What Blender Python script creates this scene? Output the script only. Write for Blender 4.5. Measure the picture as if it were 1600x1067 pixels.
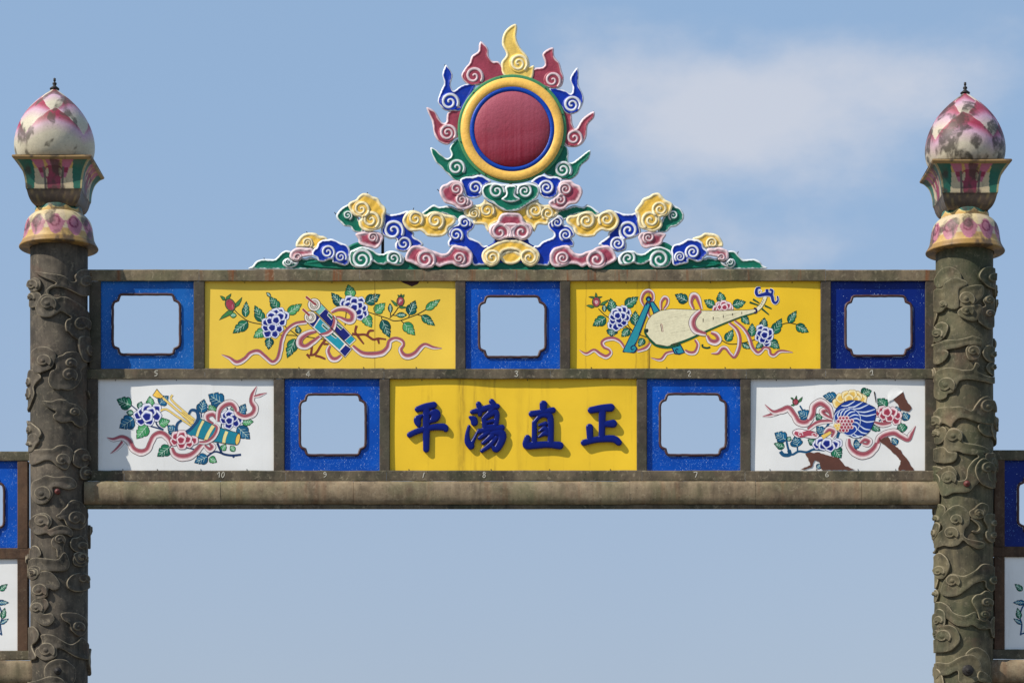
import bpy, math, random
import numpy as np
from mathutils.geometry import tessellate_polygon
from mathutils import Vector

for o in list(bpy.data.objects):
    bpy.data.objects.remove(o, do_unlink=True)
scene = bpy.context.scene
COL = scene.collection
R = math.radians

# ------------------------------------------------------------------ camera
CAM_D, CAM_Z = 20.0, 1.6          # metres in front of the gate plane, eye height
SC = 200.0                        # photo pixels per metre in the gate plane
HOR = 1387.0                      # pixel row of the horizon (below the frame)
cam = bpy.data.cameras.new("camera")
cam_o = bpy.data.objects.new("camera", cam)
COL.objects.link(cam_o)
cam_o.location = (0, -CAM_D, CAM_Z)
cam_o.rotation_euler = (R(90), 0, 0)
cam.sensor_width = 36
cam.lens = 36 * CAM_D / (1600 / SC)
cam.shift_y = (HOR - 533.5) / 1600.0
cam.clip_end = 6000
scene.camera = cam_o
scene.render.resolution_x, scene.render.resolution_y = 1024, 682

# ------------------------------------------------------------------ sun and sky
SUN_DIR = Vector((0.645, 0.345, -0.68)).normalized()      # the way light travels
sun = bpy.data.lights.new("sun", 'SUN')
sun.energy = 4.5
sun.angle = R(0.5)
sun.color = (1.0, 0.93, 0.82)
sun_o = bpy.data.objects.new("sun", sun)
COL.objects.link(sun_o)
sun_o.rotation_euler = SUN_DIR.to_track_quat('-Z', 'Y').to_euler()
sun_o.location = (-12, -8, 16)

world = bpy.data.worlds.new("World")
scene.world = world
world.use_nodes = True
wt = world.node_tree
wt.nodes.clear()
def wn(t, **k):
    n = wt.nodes.new(t)
    for a, b in k.items(): setattr(n, a, b)
    return n
w_out = wn('ShaderNodeOutputWorld'); w_bg = wn('ShaderNodeBackground')
sky = wn('ShaderNodeTexSky', sky_type='NISHITA')
sky.sun_disc = False
to_sun = -SUN_DIR
sky.sun_elevation = math.asin(to_sun.z)
sky.sun_rotation = math.atan2(to_sun.x, to_sun.y)
sky.air_density, sky.dust_density, sky.ozone_density = 1.0, 0.35, 2.2
sky.altitude = 0
SKY_STRENGTH = 0.125
w_bg.inputs['Strength'].default_value = SKY_STRENGTH
hs = wn('ShaderNodeHueSaturation')
hs.inputs['Saturation'].default_value = 0.55
hs.inputs['Value'].default_value = 0.76
wt.links.new(sky.outputs[0], hs.inputs['Color'])
tc = wn('ShaderNodeTexCoord')
def wmath(op, a, b=None, c=None):
    n = wn('ShaderNodeMath', operation=op)
    for k, v in enumerate((a, b, c)):
        if v is None: continue
        if isinstance(v, (int, float)): n.inputs[k].default_value = v
        else: wt.links.new(v, n.inputs[k])
    return n.outputs[0]
def wnoise(scale, detail, rough, loc=(0, 0, 0)):
    m = wn('ShaderNodeMapping'); m.inputs['Location'].default_value = loc; m.inputs['Scale'].default_value = (1, 1, 1.7)
    wt.links.new(tc.outputs['Generated'], m.inputs[0])
    n = wn('ShaderNodeTexNoise'); n.inputs['Scale'].default_value = scale; n.inputs['Detail'].default_value = detail; n.inputs['Roughness'].default_value = rough
    wt.links.new(m.outputs[0], n.inputs['Vector']); return n.outputs['Fac']
sxyz = wn('ShaderNodeSeparateXYZ'); wt.links.new(tc.outputs['Generated'], sxyz.inputs[0])
# one bank of fair-weather cloud, upper right: a firm heaped top, a base that thins away
du = wmath('MULTIPLY', wmath('SUBTRACT', sxyz.outputs['X'], 0.090), 1 / 0.078)
dz = wmath('SUBTRACT', sxyz.outputs['Z'], 0.288)
dv = wmath('MAXIMUM', wmath('MULTIPLY', dz, 1 / 0.030), wmath('MULTIPLY', dz, -1 / 0.045))
rad = wmath('SQRT', wmath('ADD', wmath('MULTIPLY', du, du), wmath('MULTIPLY', dv, dv)))
rad = wmath('ADD', rad, wmath('MULTIPLY', wmath('SUBTRACT', wnoise(13, 8, 0.55), 0.5), -2.1))
mr = wn('ShaderNodeMapRange', interpolation_type='SMOOTHSTEP')
mr.inputs['From Min'].default_value = 1.30; mr.inputs['From Max'].default_value = 0.25
mr.inputs['To Min'].default_value = 0.0; mr.inputs['To Max'].default_value = 0.84
mr.clamp = True
wt.links.new(rad, mr.inputs['Value'])
nz2 = wn('ShaderNodeTexNoise')                     # thin even haze over the whole sky
nz2.inputs['Scale'].default_value = 3.1; nz2.inputs['Detail'].default_value = 5.0
wt.links.new(tc.outputs['Generated'], nz2.inputs['Vector'])
mr2 = wn('ShaderNodeMapRange', interpolation_type='SMOOTHSTEP')
mr2.inputs['From Min'].default_value = 0.35; mr2.inputs['From Max'].default_value = 0.75
mr2.inputs['To Min'].default_value = 0.68; mr2.inputs['To Max'].default_value = 0.76
wt.links.new(nz2.outputs['Fac'], mr2.inputs['Value'])
HAZE = (1.86, 3.08, 4.88, 1)
CLOUD = (4.15, 4.35, 4.9, 1)
mixh = wn('ShaderNodeMix', data_type='RGBA')
hz = wn('ShaderNodeMapRange', interpolation_type='SMOOTHSTEP')      # haze greys towards the horizon all round
hz.inputs['From Min'].default_value = 0.02; hz.inputs['From Max'].default_value = 0.30
wt.links.new(sxyz.outputs['Z'], hz.inputs['Value'])
hmix = wn('ShaderNodeMix', data_type='RGBA'); hmix.inputs['A'].default_value = (2.15, 2.72, 3.75, 1); hmix.inputs['B'].default_value = HAZE
wt.links.new(hz.outputs[0], hmix.inputs['Factor']); wt.links.new(hmix.outputs['Result'], mixh.inputs['B'])
wt.links.new(mr2.outputs[0], mixh.inputs['Factor']); wt.links.new(hs.outputs[0], mixh.inputs['A'])
mix = wn('ShaderNodeMix', data_type='RGBA'); mix.inputs['B'].default_value = CLOUD
wt.links.new(mr.outputs[0], mix.inputs['Factor'])
wt.links.new(mixh.outputs['Result'], mix.inputs['A'])
wt.links.new(mix.outputs['Result'], w_bg.inputs['Color'])
wt.links.new(w_bg.outputs[0], w_out.inputs['Surface'])

vs = scene.view_settings
vs.view_transform = 'Standard'; vs.look = 'None'; vs.gamma = 1.0
vs.use_curve_mapping = False
vs.exposure = 0.28

# ------------------------------------------------------------------ helpers
def C(r, g, b):
    f = lambda c: (c / 255 / 12.92) if c / 255 <= 0.04045 else ((c / 255 + 0.055) / 1.055) ** 2.4
    return np.array((f(r), f(g), f(b)))

def P(px, py, Y=0.0):
    """photo pixel -> point in the vertical plane at depth Y"""
    k = (CAM_D + Y) / CAM_D / SC
    return ((px - 800) * k, Y, CAM_Z + (HOR - py) * k)

def Pn(pts, Y):
    pts = np.asarray(pts, float); Y = np.broadcast_to(np.asarray(Y, float), (len(pts),))
    k = (CAM_D + Y) / CAM_D / SC
    return np.stack([(pts[:, 0] - 800) * k, Y, CAM_Z + (HOR - pts[:, 1]) * k], 1)

class Zm:
    """coordinates read in an enlarged crop -> photo pixels"""
    def __init__(s, x0, y0, f): s.x0, s.y0, s.f = x0, y0, f
    def __call__(s, pts): return [(s.x0 + p[0] / s.f, s.y0 + p[1] / s.f) + tuple(q / s.f for q in p[2:]) for p in pts]

def empty(name, loc):
    o = bpy.data.objects.new(name, None)
    o.location = loc; o.empty_display_size = 0.2
    COL.objects.link(o)
    return o

def tag(o, label=None, cat=None, group=None, kind=None):
    if label: o['label'] = label
    if cat: o['category'] = cat
    if group: o['group'] = group
    if kind: o['kind'] = kind
    return o

ORG = {}
def org(o):
    return ORG.get(o.name, Vector((0, 0, 0)))

def obj(name, V, F, mat, parent=None, cols=None, smooth=False, smooth_mask=None, base=None):
    V = np.asarray(V, float)
    if base is None:
        if parent is not None: base = org(parent)
        else:
            base = Vector(((V[:, 0].min() + V[:, 0].max()) / 2, (V[:, 1].min() + V[:, 1].max()) / 2, V[:, 2].min()))
    base = Vector(base)
    me = bpy.data.meshes.new(name)
    me.from_pydata((V - np.array(base)).tolist(), [], [list(map(int, f)) for f in F])
    if cols is not None:
        ca = me.color_attributes.new("Col", 'FLOAT_COLOR', 'POINT')
        cc = np.ones((len(V), 4), np.float32); cc[:, :3] = cols
        ca.data.foreach_set('color', cc.ravel())
    if smooth_mask is not None:
        me.polygons.foreach_set('use_smooth', np.asarray(smooth_mask, bool))
    elif smooth:
        me.polygons.foreach_set('use_smooth', np.ones(len(F), bool))
    me.materials.append(mat)
    me.update()
    o = bpy.data.objects.new(name, me)
    COL.objects.link(o)
    if parent is not None:
        o.parent = parent
        o.location = base - org(parent)
        ORG[o.name] = Vector(base)
    else:
        o.location = base
        ORG[o.name] = Vector(base)
    return o

def root(name, loc, label, cat, group=None):
    o = empty(name, loc); ORG[o.name] = Vector(loc)
    return tag(o, label, cat, group, 'thing')

def box_vf(x0, x1, y0, y1, z0, z1, bev=0.0):
    """box with chamfered long edges on the camera side"""
    b = bev
    prof = [(y1, z0), (y1, z1), (y0 + b, z1), (y0, z1 - b), (y0, z0 + b), (y0 + b, z0)] if b else [(y1, z0), (y1, z1), (y0, z1), (y0, z0)]
    n = len(prof)
    V = [(x0, y, z) for y, z in prof] + [(x1, y, z) for y, z in prof]
    F = [[i, (i + 1) % n, n + (i + 1) % n, n + i] for i in range(n)] + [list(range(n))[::-1], list(range(n, 2 * n))]
    return V, F

def cat_closed(pts, n=6):
    p = np.asarray(pts, float)[:, :2]; m = len(p); out = []
    for i in range(m):
        p0, p1, p2, p3 = p[i - 1], p[i], p[(i + 1) % m], p[(i + 2) % m]
        for k in range(n):
            t = k / n
            out.append(0.5 * (2 * p1 + (p2 - p0) * t + (2 * p0 - 5 * p1 + 4 * p2 - p3) * t * t + (3 * p1 - p0 - 3 * p2 + p3) * t ** 3))
    return np.array(out)

def cat_open(pts, n=6):
    p = np.asarray(pts, float); m = len(p); out = []
    for i in range(m - 1):
        p0, p1, p2, p3 = p[max(i - 1, 0)], p[i], p[i + 1], p[min(i + 2, m - 1)]
        for k in range(n):
            t = k / n
            out.append(0.5 * (2 * p1 + (p2 - p0) * t + (2 * p0 - 5 * p1 + 4 * p2 - p3) * t * t + (3 * p1 - p0 - 3 * p2 + p3) * t ** 3))
    out.append(p[-1])
    return np.array(out)

def sstep(a, b, x):
    t = np.clip((x - a) / (b - a), 0, 1)
    return t * t * (3 - 2 * t)

def seg_dist(Q, A, B):
    """distance of points Q (N,2) to segments A->B (M,2); returns (N,M) distance and parameter"""
    d = B - A
    L2 = np.maximum((d ** 2).sum(1), 1e-12)
    t = ((Q[:, None, 0] - A[None, :, 0]) * d[None, :, 0] + (Q[:, None, 1] - A[None, :, 1]) * d[None, :, 1]) / L2
    t = np.clip(t, 0, 1)
    dx = Q[:, None, 0] - (A[None, :, 0] + t * d[None, :, 0])
    dy = Q[:, None, 1] - (A[None, :, 1] + t * d[None, :, 1])
    return np.sqrt(dx * dx + dy * dy), t

def poly_sdf(poly):
    poly = np.asarray(poly, float)
    def f(Q):
        A = poly; B = np.roll(poly, -1, 0)
        out = np.empty(len(Q)); st = 4000
        for s in range(0, len(Q), st):
            q = Q[s:s + st]
            d = seg_dist(q, A, B)[0].min(1)
            yy = q[:, None, 1]
            cr = (A[None, :, 1] > yy) != (B[None, :, 1] > yy)
            den = np.where(np.abs(B[:, 1] - A[:, 1]) < 1e-12, 1e-12, B[:, 1] - A[:, 1])
            xi = A[None, :, 0] + (yy - A[None, :, 1]) / den[None, :] * (B[:, 0] - A[:, 0])[None, :]
            ins = ((cr & (q[:, None, 0] < xi)).sum(1) % 2) == 1
            out[s:s + st] = np.where(ins, d, -d)
        return out
    return f, (poly[:, 0].min(), poly[:, 1].min(), poly[:, 0].max(), poly[:, 1].max())

def strokes_sdf(strokes):
    """union of brush strokes [(x, y, r), ...]"""
    A, B, ra, rb = [], [], [], []
    for s in strokes:
        s = np.asarray(s, float)
        c = cat_open(s, 4)
        for i in range(len(c) - 1):
            A.append(c[i][:2]); B.append(c[i + 1][:2]); ra.append(c[i][2]); rb.append(c[i + 1][2])
    A, B, ra, rb = map(np.array, (A, B, ra, rb))
    def f(Q):
        d, t = seg_dist(Q, A, B)
        return (1.2 * (ra[None] * (1 - t) + rb[None] * t) - d).max(1)
    m = max(ra.max(), rb.max())
    return f, (A[:, 0].min() - m - 2, A[:, 1].min() - m - 2, max(A[:, 0].max(), B[:, 0].max()) + m, max(A[:, 1].max(), B[:, 1].max()) + m)

def march(sdf, bb, step):
    """marching squares: 2-D points, distances, faces and boundary edges of the region sdf > 0"""
    x0, y0, x1, y1 = bb
    xs = np.arange(x0 - step * 1.5, x1 + step * 2, step); ys = np.arange(y0 - step * 1.5, y1 + step * 2, step)
    nx, ny = len(xs), len(ys)
    G = np.stack(np.meshgrid(xs, ys), -1).reshape(-1, 2)
    d = sdf(G)
    d = np.where(np.abs(d) < 1e-4, 1e-4, d)
    ins = d > 0
    idx = -np.ones(len(G), int); idx[ins] = np.arange(ins.sum())
    pts = list(map(tuple, G[ins])); dd = list(d[ins])
    I = ins.reshape(ny, nx); D = d.reshape(ny, nx); ID = idx.reshape(ny, nx)
    cnt = I[:-1, :-1].astype(int) + I[:-1, 1:] + I[1:, :-1] + I[1:, 1:]
    fy, fx = np.where(cnt == 4)
    F = [list(q) for q in np.stack([ID[fy, fx], ID[fy + 1, fx], ID[fy + 1, fx + 1], ID[fy, fx + 1]], 1)]
    edges = {}; bnd = []
    def cross(a, b):
        k = (a, b) if a < b else (b, a)
        if k not in edges:
            ya, xa = a; yb, xb = b
            t = D[ya, xa] / (D[ya, xa] - D[yb, xb])
            edges[k] = len(pts)
            pts.append((xs[xa] + t * (xs[xb] - xs[xa]), ys[ya] + t * (ys[yb] - ys[ya]))); dd.append(0.0)
        return edges[k]
    by, bx = np.where((cnt > 0) & (cnt < 4))
    for y, x in zip(by, bx):
        cs = [(y, x), (y + 1, x), (y + 1, x + 1), (y, x + 1)]
        poly = []; kinds = []
        for i in range(4):
            a, b = cs[i], cs[(i + 1) % 4]
            if I[a]: poly.append(ID[a]); kinds.append(0)
            if I[a] != I[b]:
                poly.append(cross(a, b)); kinds.append(1 if I[a] else 2)
        F.append(poly)
        for i in range(len(poly)):
            j = (i + 1) % len(poly)
            if kinds[i] == 1 and kinds[j] == 2: bnd.append((poly[i], poly[j]))
    return np.array(pts), np.array(dd), F, bnd

def relief(name, sdf, bb, step, top_fn, to3d, back3d, mat, parent, side_col=None, base=None):
    p, d, F, bnd = march(sdf, bb, step)
    h, col = top_fn(p, d)
    V = to3d(p, h)
    n = len(V)
    ids = sorted({i for e in bnd for i in e}); mp_ = {i: k for k, i in enumerate(ids)}
    ia = np.array(ids)
    Vt = V[ia]; Vb = back3d(p[ia])
    m = len(ids)
    SF = [[n + mp_[b], n + mp_[a], n + m + mp_[a], n + m + mp_[b]] for a, b in bnd]
    Va = np.concatenate([V, Vt, Vb])
    cols = None
    if col is not None:
        sc = col[ia] if side_col is None else np.broadcast_to(side_col, (m, 3))
        cols = np.concatenate([col, sc, sc])
    # image y runs down, so flip the winding to face the camera
    FF = F + SF
    return obj(name, Va, FF, mat, parent, cols, smooth_mask=[True] * len(F) + [False] * len(SF), base=base)

# ------------------------------------------------------------------ materials
def new_mat(name, rough=0.5, spec=0.5):
    m = bpy.data.materials.new(name); m.use_nodes = True
    nt = m.node_tree; b = nt.nodes['Principled BSDF']
    b.inputs['Roughness'].default_value = rough
    b.inputs['Specular IOR Level'].default_value = spec
    return m, nt, b

def nd(nt, t, **k):
    n = nt.nodes.new(t)
    for a, b in k.items(): setattr(n, a, b)
    return n

def noise(nt, scale, detail=4, rough=0.55, stretch=None, dist=0.0, loc=None):
    g = nd(nt, 'ShaderNodeTexCoord'); src = g.outputs['Object']
    if stretch is not None or loc is not None:
        m = nd(nt, 'ShaderNodeMapping')
        if stretch: m.inputs['Scale'].default_value = stretch
        if loc: m.inputs['Location'].default_value = loc
        nt.links.new(src, m.inputs[0]); src = m.outputs[0]
    n = nd(nt, 'ShaderNodeTexNoise')
    n.inputs['Scale'].default_value = scale; n.inputs['Detail'].default_value = detail
    n.inputs['Roughness'].default_value = rough; n.inputs['Distortion'].default_value = dist
    nt.links.new(src, n.inputs['Vector'])
    return n.outputs['Fac']

def ramp(nt, fac, stops, interp='LINEAR'):
    r = nd(nt, 'ShaderNodeValToRGB'); r.color_ramp.interpolation = interp
    e = r.color_ramp.elements
    while len(e) < len(stops): e.new(0.5)
    for i, (p, c) in enumerate(stops):
        e[i].position = p; e[i].color = (c, c, c, 1) if np.isscalar(c) else (*c[:3], 1)
    nt.links.new(fac, r.inputs[0])
    return r.outputs[0]

def mixc(nt, fac, a, b, mode='MIX'):
    m = nd(nt, 'ShaderNodeMix', data_type='RGBA', blend_type=mode)
    for s, v in (('Factor', fac), ('A', a), ('B', b)):
        if hasattr(v, 'is_linked') or hasattr(v, 'links'): nt.links.new(v, m.inputs[s])
        elif s == 'Factor': m.inputs[s].default_value = v
        else: m.inputs[s].default_value = (*v[:3], 1)
    return m.outputs['Result']

def bump(nt, b, h, strength, dist):
    n = nd(nt, 'ShaderNodeBump'); n.inputs['Strength'].default_value = strength; n.inputs['Distance'].default_value = dist
    nt.links.new(h, n.inputs['Height']); nt.links.new(n.outputs[0], b.inputs['Normal'])

def attr(nt):
    a = nd(nt, 'ShaderNodeAttribute'); a.attribute_name = 'Col'
    return a.outputs['Color']

def mat_paint(name, rough, dirt=0.25, dirt_col=(0.05, 0.045, 0.035), spec=0.5, bstr=0.15, fine=60, dlo=0.55, dhi=0.8):
    m, nt, b = new_mat(name, rough, spec)
    f1 = ramp(nt, noise(nt, 7, 8, 0.65), [(dlo, 0.0), (dhi, dirt)])
    c = mixc(nt, f1, attr(nt), dirt_col)
    c = mixc(nt, 0.35, c, ramp(nt, noise(nt, fine, 3), [(0.3, 0.72), (0.7, 1.2)]), 'MULTIPLY')
    nt.links.new(c, b.inputs['Base Color'])
    bump(nt, b, noise(nt, 35, 5), bstr, 0.01)
    return m

M = {}
M['enamel'] = mat_paint('glazed_crest_enamel', 0.42, 0.35, bstr=0.25, spec=0.25, dlo=0.52)
M['art'] = mat_paint('painted_artwork_enamel', 0.5, 0.28, bstr=0.0, spec=0.2, fine=45)
M['matte'] = mat_paint('weathered_rose_paint', 0.55, 0.25, bstr=0.3, fine=90, spec=0.2)
M['letter'] = mat_paint('blue_letter_enamel', 0.3, 0.08, bstr=0.1, spec=0.25)
M['chalk'] = mat_paint('white_marker_paint', 0.8, 0.3, bstr=0)

def finial_mat(name, lo, hi, off, mould, wash, amt):
    """old glaze: dull film, patches where it has flaked to grey, fine specks"""
    m = mat_paint(name, 0.5, 0.0, bstr=0.15, spec=0.3); nt = m.node_tree; b = nt.nodes['Principled BSDF']
    prev = b.inputs['Base Color'].links[0].from_socket
    w = ramp(nt, noise(nt, 4, 6, 0.6, stretch=(1, 1, 0.6), loc=off), [(0.42, 0.05), (0.70, 0.45)])
    c = mixc(nt, w, prev, wash)
    big = ramp(nt, noise(nt, 6.5, 3, 0.5, stretch=(1, 1, 0.7), dist=0.4, loc=off), [(lo, 0), (hi, 1)])
    fine = ramp(nt, noise(nt, 20, 5, 0.6, loc=off), [(0.30, 0.25), (0.52, amt)])
    f = nd(nt, 'ShaderNodeMath', operation='MULTIPLY'); nt.links.new(big, f.inputs[0]); nt.links.new(fine, f.inputs[1])
    c = mixc(nt, f.outputs[0], c, mould)
    sp = ramp(nt, noise(nt, 75, 4, 0.6, loc=off), [(0.64, 0.0), (0.70, 0.6)])
    c = mixc(nt, sp, c, C(70, 64, 54))
    nt.links.new(c, b.inputs['Base Color'])
    return m
M['finial'] = finial_mat('worn_finial_glaze', 0.52, 0.57, (0, 0, 0), C(78, 72, 60), C(150, 142, 122), 0.8)
M['finial_mould'] = finial_mat('mouldy_finial_glaze', 0.48, 0.54, (3, 1, 2), C(54, 48, 40), C(150, 132, 126), 0.85)
M['finial_cup'] = finial_mat('worn_cup_glaze', 0.50, 0.56, (5, 2, 2), C(62, 52, 46), C(128, 100, 88), 0.8)

def mat_stone(name, c_dark, c_mid, c_lite, green, green_amt, off, scuff=0.5, wear=C(188, 174, 146), rust=0.0):
    m, nt, b = new_mat(name, 0.78, 0.3)
    n1 = noise(nt, 3.2, 9, 0.66, loc=off)
    base = ramp(nt, n1, [(0.30, c_dark), (0.5, c_mid), (0.72, c_lite)])
    streak = ramp(nt, noise(nt, 7, 6, 0.6, stretch=(2.2, 2.2, 0.28), loc=off), [(0.44, 0.0), (0.70, 0.6)])
    base = mixc(nt, streak, base, c_lite)
    g = ramp(nt, noise(nt, 2.6, 6, 0.6, loc=(off[0] + 7, off[1], off[2])), [(0.42, 0.0), (0.66, green_amt)])
    base = mixc(nt, g, base, green)
    red = ramp(nt, noise(nt, 4.3, 5, 0.6, loc=(off[0] - 5, off[1], off[2])), [(0.57, 0.0), (0.72, 0.5)])
    base = mixc(nt, red, base, C(96, 72, 58))
    if rust:
        ru = ramp(nt, noise(nt, 5, 5, 0.6, stretch=(2.4, 1, 0.15), loc=(off[0], 5, 2)), [(0.56, 0.0), (0.66, rust)])
        base = mixc(nt, ru, base, C(120, 70, 36))
    sc = ramp(nt, noise(nt, 24, 7, 0.72, dist=0.8, loc=(off[0], 3, off[2])), [(0.55, 0.0), (0.72, scuff)])
    base = mixc(nt, sc, base, wear)
    dk = ramp(nt, noise(nt, 9, 6, 0.7, loc=(off[0], 9, off[2])), [(0.36, 0.55), (0.52, 1.0)])
    base = mixc(nt, 0.6, base, dk, 'MULTIPLY')
    pit = ramp(nt, noise(nt, 60, 3, 0.5, loc=(3, 1, off[2])), [(0.28, 0.35), (0.33, 1.0)])
    base = mixc(nt, 0.8, base, pit, 'MULTIPLY')
    sep = nd(nt, 'ShaderNodeSeparateColor'); nt.links.new(attr(nt), sep.inputs[0])        # worn arrises of the carving
    wz = nd(nt, 'ShaderNodeMath', operation='MULTIPLY'); nt.links.new(sep.outputs[0], wz.inputs[0])
    nt.links.new(ramp(nt, noise(nt, 13, 5, 0.6), [(0.35, 0.05), (0.65, 0.6)]), wz.inputs[1])
    base = mixc(nt, wz.outputs[0], base, wear)
    nt.links.new(base, b.inputs['Base Color'])
    bump(nt, b, noise(nt, 40, 8, 0.7), 0.3, 0.008)
    return m
M['stone_l'] = mat_stone('weathered_dark_stone', C(38, 35, 30), C(66, 60, 52), C(108, 98, 85), C(52, 55, 45), 0.3, (0, 0, 0), 0.28)
M['stone_r'] = mat_stone('mossy_dark_stone', C(42, 39, 30), C(76, 70, 54), C(118, 108, 82), C(58, 68, 44), 0.6, (4, 2, 3), 0.28)
M['rail'] = mat_stone('streaked_frame_metal', C(50, 44, 37), C(84, 75, 62), C(120, 107, 86), C(62, 70, 48), 0.55, (9, 4, 1), 0.5)
M['rail_top'] = mat_stone('rust_streaked_top_rail', C(62, 54, 44), C(104, 92, 74), C(142, 126, 99), C(78, 86, 56), 0.5, (12, 4, 1), 0.5, rust=0.8)
M['post'] = mat_stone('brown_frame_metal', C(52, 46, 40), C(70, 62, 54), C(88, 79, 67), C(64, 68, 50), 0.5, (2, 8, 1), 0.2)
M['post_brown'] = mat_stone('brown_side_metal', C(56, 40, 30), C(80, 58, 43), C(98, 74, 55), C(64, 56, 40), 0.2, (6, 3, 1), 0.15)
M['beam'] = mat_stone('stained_beam_stone', C(78, 66, 52), C(122, 106, 84), C(158, 140, 112), C(92, 96, 64), 0.6, (1, 6, 5), 0.35, rust=0.2)

def mat_plain(name, col, rough, metal=0.0, var=0.3, sc=20):
    m, nt, b = new_mat(name, rough)
    c = mixc(nt, var, col, ramp(nt, noise(nt, sc, 5), [(0.3, 0.45), (0.7, 1.4)]), 'MULTIPLY')
    nt.links.new(c, b.inputs['Base Color']); b.inputs['Metallic'].default_value = metal
    return m
M['rim'] = mat_plain('brown_window_moulding', C(66, 36, 34), 0.55, 0, 0.7, 14)
M['iron'] = mat_plain('dark_iron', C(40, 36, 34), 0.6, 0.3)
M['redbolt'] = mat_plain('red_painted_bolt', C(96, 40, 34), 0.6)
M['rust'] = mat_plain('bare_rust_patch', C(92, 52, 40), 0.8, 0, 0.5, 9)

def mat_sheet(name, col, streak_col, streak=0.5, runs=()):
    """enamelled sheet: faint fading, thin run-off streaks, and broader stains at the given offsets from its middle"""
    m, nt, b = new_mat(name, 0.5, 0.2)
    fade = ramp(nt, noise(nt, 1.7, 4), [(0.3, 0.90), (0.7, 1.06)])
    c = mixc(nt, 1.0, col, fade, 'MULTIPLY')
    st = ramp(nt, noise(nt, 9, 5, 0.6, stretch=(1.6, 1, 0.10)), [(0.60, 0.0), (0.74, streak)])
    sp = ramp(nt, noise(nt, 22, 6, 0.7, stretch=(1, 1, 0.5)), [(0.45, 0.2), (0.7, 1.0)])
    f = nd(nt, 'ShaderNodeMath', operation='MULTIPLY'); nt.links.new(st, f.inputs[0]); nt.links.new(sp, f.inputs[1])
    c = mixc(nt, f.outputs[0], c, streak_col)
    if runs:
        g = nd(nt, 'ShaderNodeTexCoord'); sx = nd(nt, 'ShaderNodeSeparateXYZ'); nt.links.new(g.outputs['Object'], sx.inputs[0])
        wob = nd(nt, 'ShaderNodeMath', operation='MULTIPLY_ADD'); nt.links.new(noise(nt, 5, 4), wob.inputs[0]); wob.inputs[1].default_value = 0.05; nt.links.new(sx.outputs['X'], wob.inputs[2])
        for cx, w, amt in runs:
            d = nd(nt, 'ShaderNodeMath', operation='SUBTRACT'); nt.links.new(wob.outputs[0], d.inputs[0]); d.inputs[1].default_value = cx + 0.025
            a = nd(nt, 'ShaderNodeMath', operation='ABSOLUTE'); nt.links.new(d.outputs[0], a.inputs[0])
            r = nd(nt, 'ShaderNodeMapRange', interpolation_type='SMOOTHSTEP'); r.inputs['From Min'].default_value = w; r.inputs['From Max'].default_value = 0; r.inputs['To Max'].default_value = amt
            nt.links.new(a.outputs[0], r.inputs['Value'])
            k = nd(nt, 'ShaderNodeMath', operation='MULTIPLY'); nt.links.new(r.outputs[0], k.inputs[0])
            nt.links.new(ramp(nt, noise(nt, 16, 7, 0.7, stretch=(2.2, 1, 0.3), loc=(cx * 9, 0, 0)), [(0.36, 0.12), (0.66, 1.0)]), k.inputs[1])
            c = mixc(nt, k.outputs[0], c, streak_col)
    nt.links.new(c, b.inputs['Base Color'])
    return m
M['yellow'] = mat_sheet('yellow_enamel_sheet', C(238, 200, 74), C(120, 84, 40), 0.10)
M['yellow_lute'] = mat_sheet('yellow_lute_sheet', C(240, 196, 44), C(110, 78, 36), 0.12, ((-0.364, 0.02, 0.8), (-0.40, 0.08, 0.3), (-0.86, 0.01, 0.5), (-0.46, 0.012, 0.6)))
M['yellow_name'] = mat_sheet('yellow_name_sheet', C(238, 196, 48), C(104, 70, 34), 0.45, ((-0.405, 0.055, 0.6), (-0.30, 0.02, 0.45), (-0.145, 0.018, 0.5), (0.05, 0.05, 0.2), (-0.22, 0.06, 0.25), (0.27, 0.03, 0.2)))
M['white'] = mat_sheet('white_enamel_sheet', C(230, 230, 228), C(150, 142, 126), 0.22)

def mat_blue(name='speckled_blue_enamel', c0=C(0, 58, 148), c1=C(0, 86, 192), more=0.0):
    m, nt, b = new_mat(name, 0.4, 0.2)
    c = ramp(nt, noise(nt, 2.5, 4), [(0.3, c0), (0.7, c1)])
    def flecks(scale, lo, dens, dlo, dhi, loc):
        g = nd(nt, 'ShaderNodeTexCoord'); v = nd(nt, 'ShaderNodeTexVoronoi'); v.inputs['Scale'].default_value = scale
        nt.links.new(g.outputs['Object'], v.inputs['Vector'])
        a = ramp(nt, v.outputs['Distance'], [(lo * 0.6, 1.0), (lo, 0.0)])
        sep = nd(nt, 'ShaderNodeSeparateColor'); nt.links.new(v.outputs['Color'], sep.inputs[0])
        k = ramp(nt, sep.outputs[0], [(dens, 0.0), (dens + 0.2, 1.0)])
        z = ramp(nt, noise(nt, 3.2, 3, loc=loc), [(dlo, 0.0), (dhi, 1.0)])
        f = nd(nt, 'ShaderNodeMath', operation='MULTIPLY'); nt.links.new(a, f.inputs[0]); nt.links.new(k, f.inputs[1])
        f2 = nd(nt, 'ShaderNodeMath', operation='MULTIPLY'); nt.links.new(f.outputs[0], f2.inputs[0]); nt.links.new(z, f2.inputs[1])
        return f2.outputs[0]
    c = mixc(nt, flecks(130, 0.40, 0.50 + more * 0.3, 0.40 + more * 0.1, 0.66, (1, 2, 3)), c, C(120, 165, 225))
    c = mixc(nt, flecks(70, 0.22, 0.60 + more * 0.2, 0.34 + more * 0.1, 0.62, (5, 2, 3)), c, C(205, 222, 245))
    nt.links.new(c, b.inputs['Base Color'])
    return m
M['blue'] = mat_blue()
M['blue_light'] = mat_blue('faded_blue_enamel', C(8, 74, 150), C(24, 104, 184), 0.15)
M['blue_dark'] = mat_blue('deep_blue_enamel', C(0, 24, 96), C(1, 36, 122), 0.6)

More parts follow.
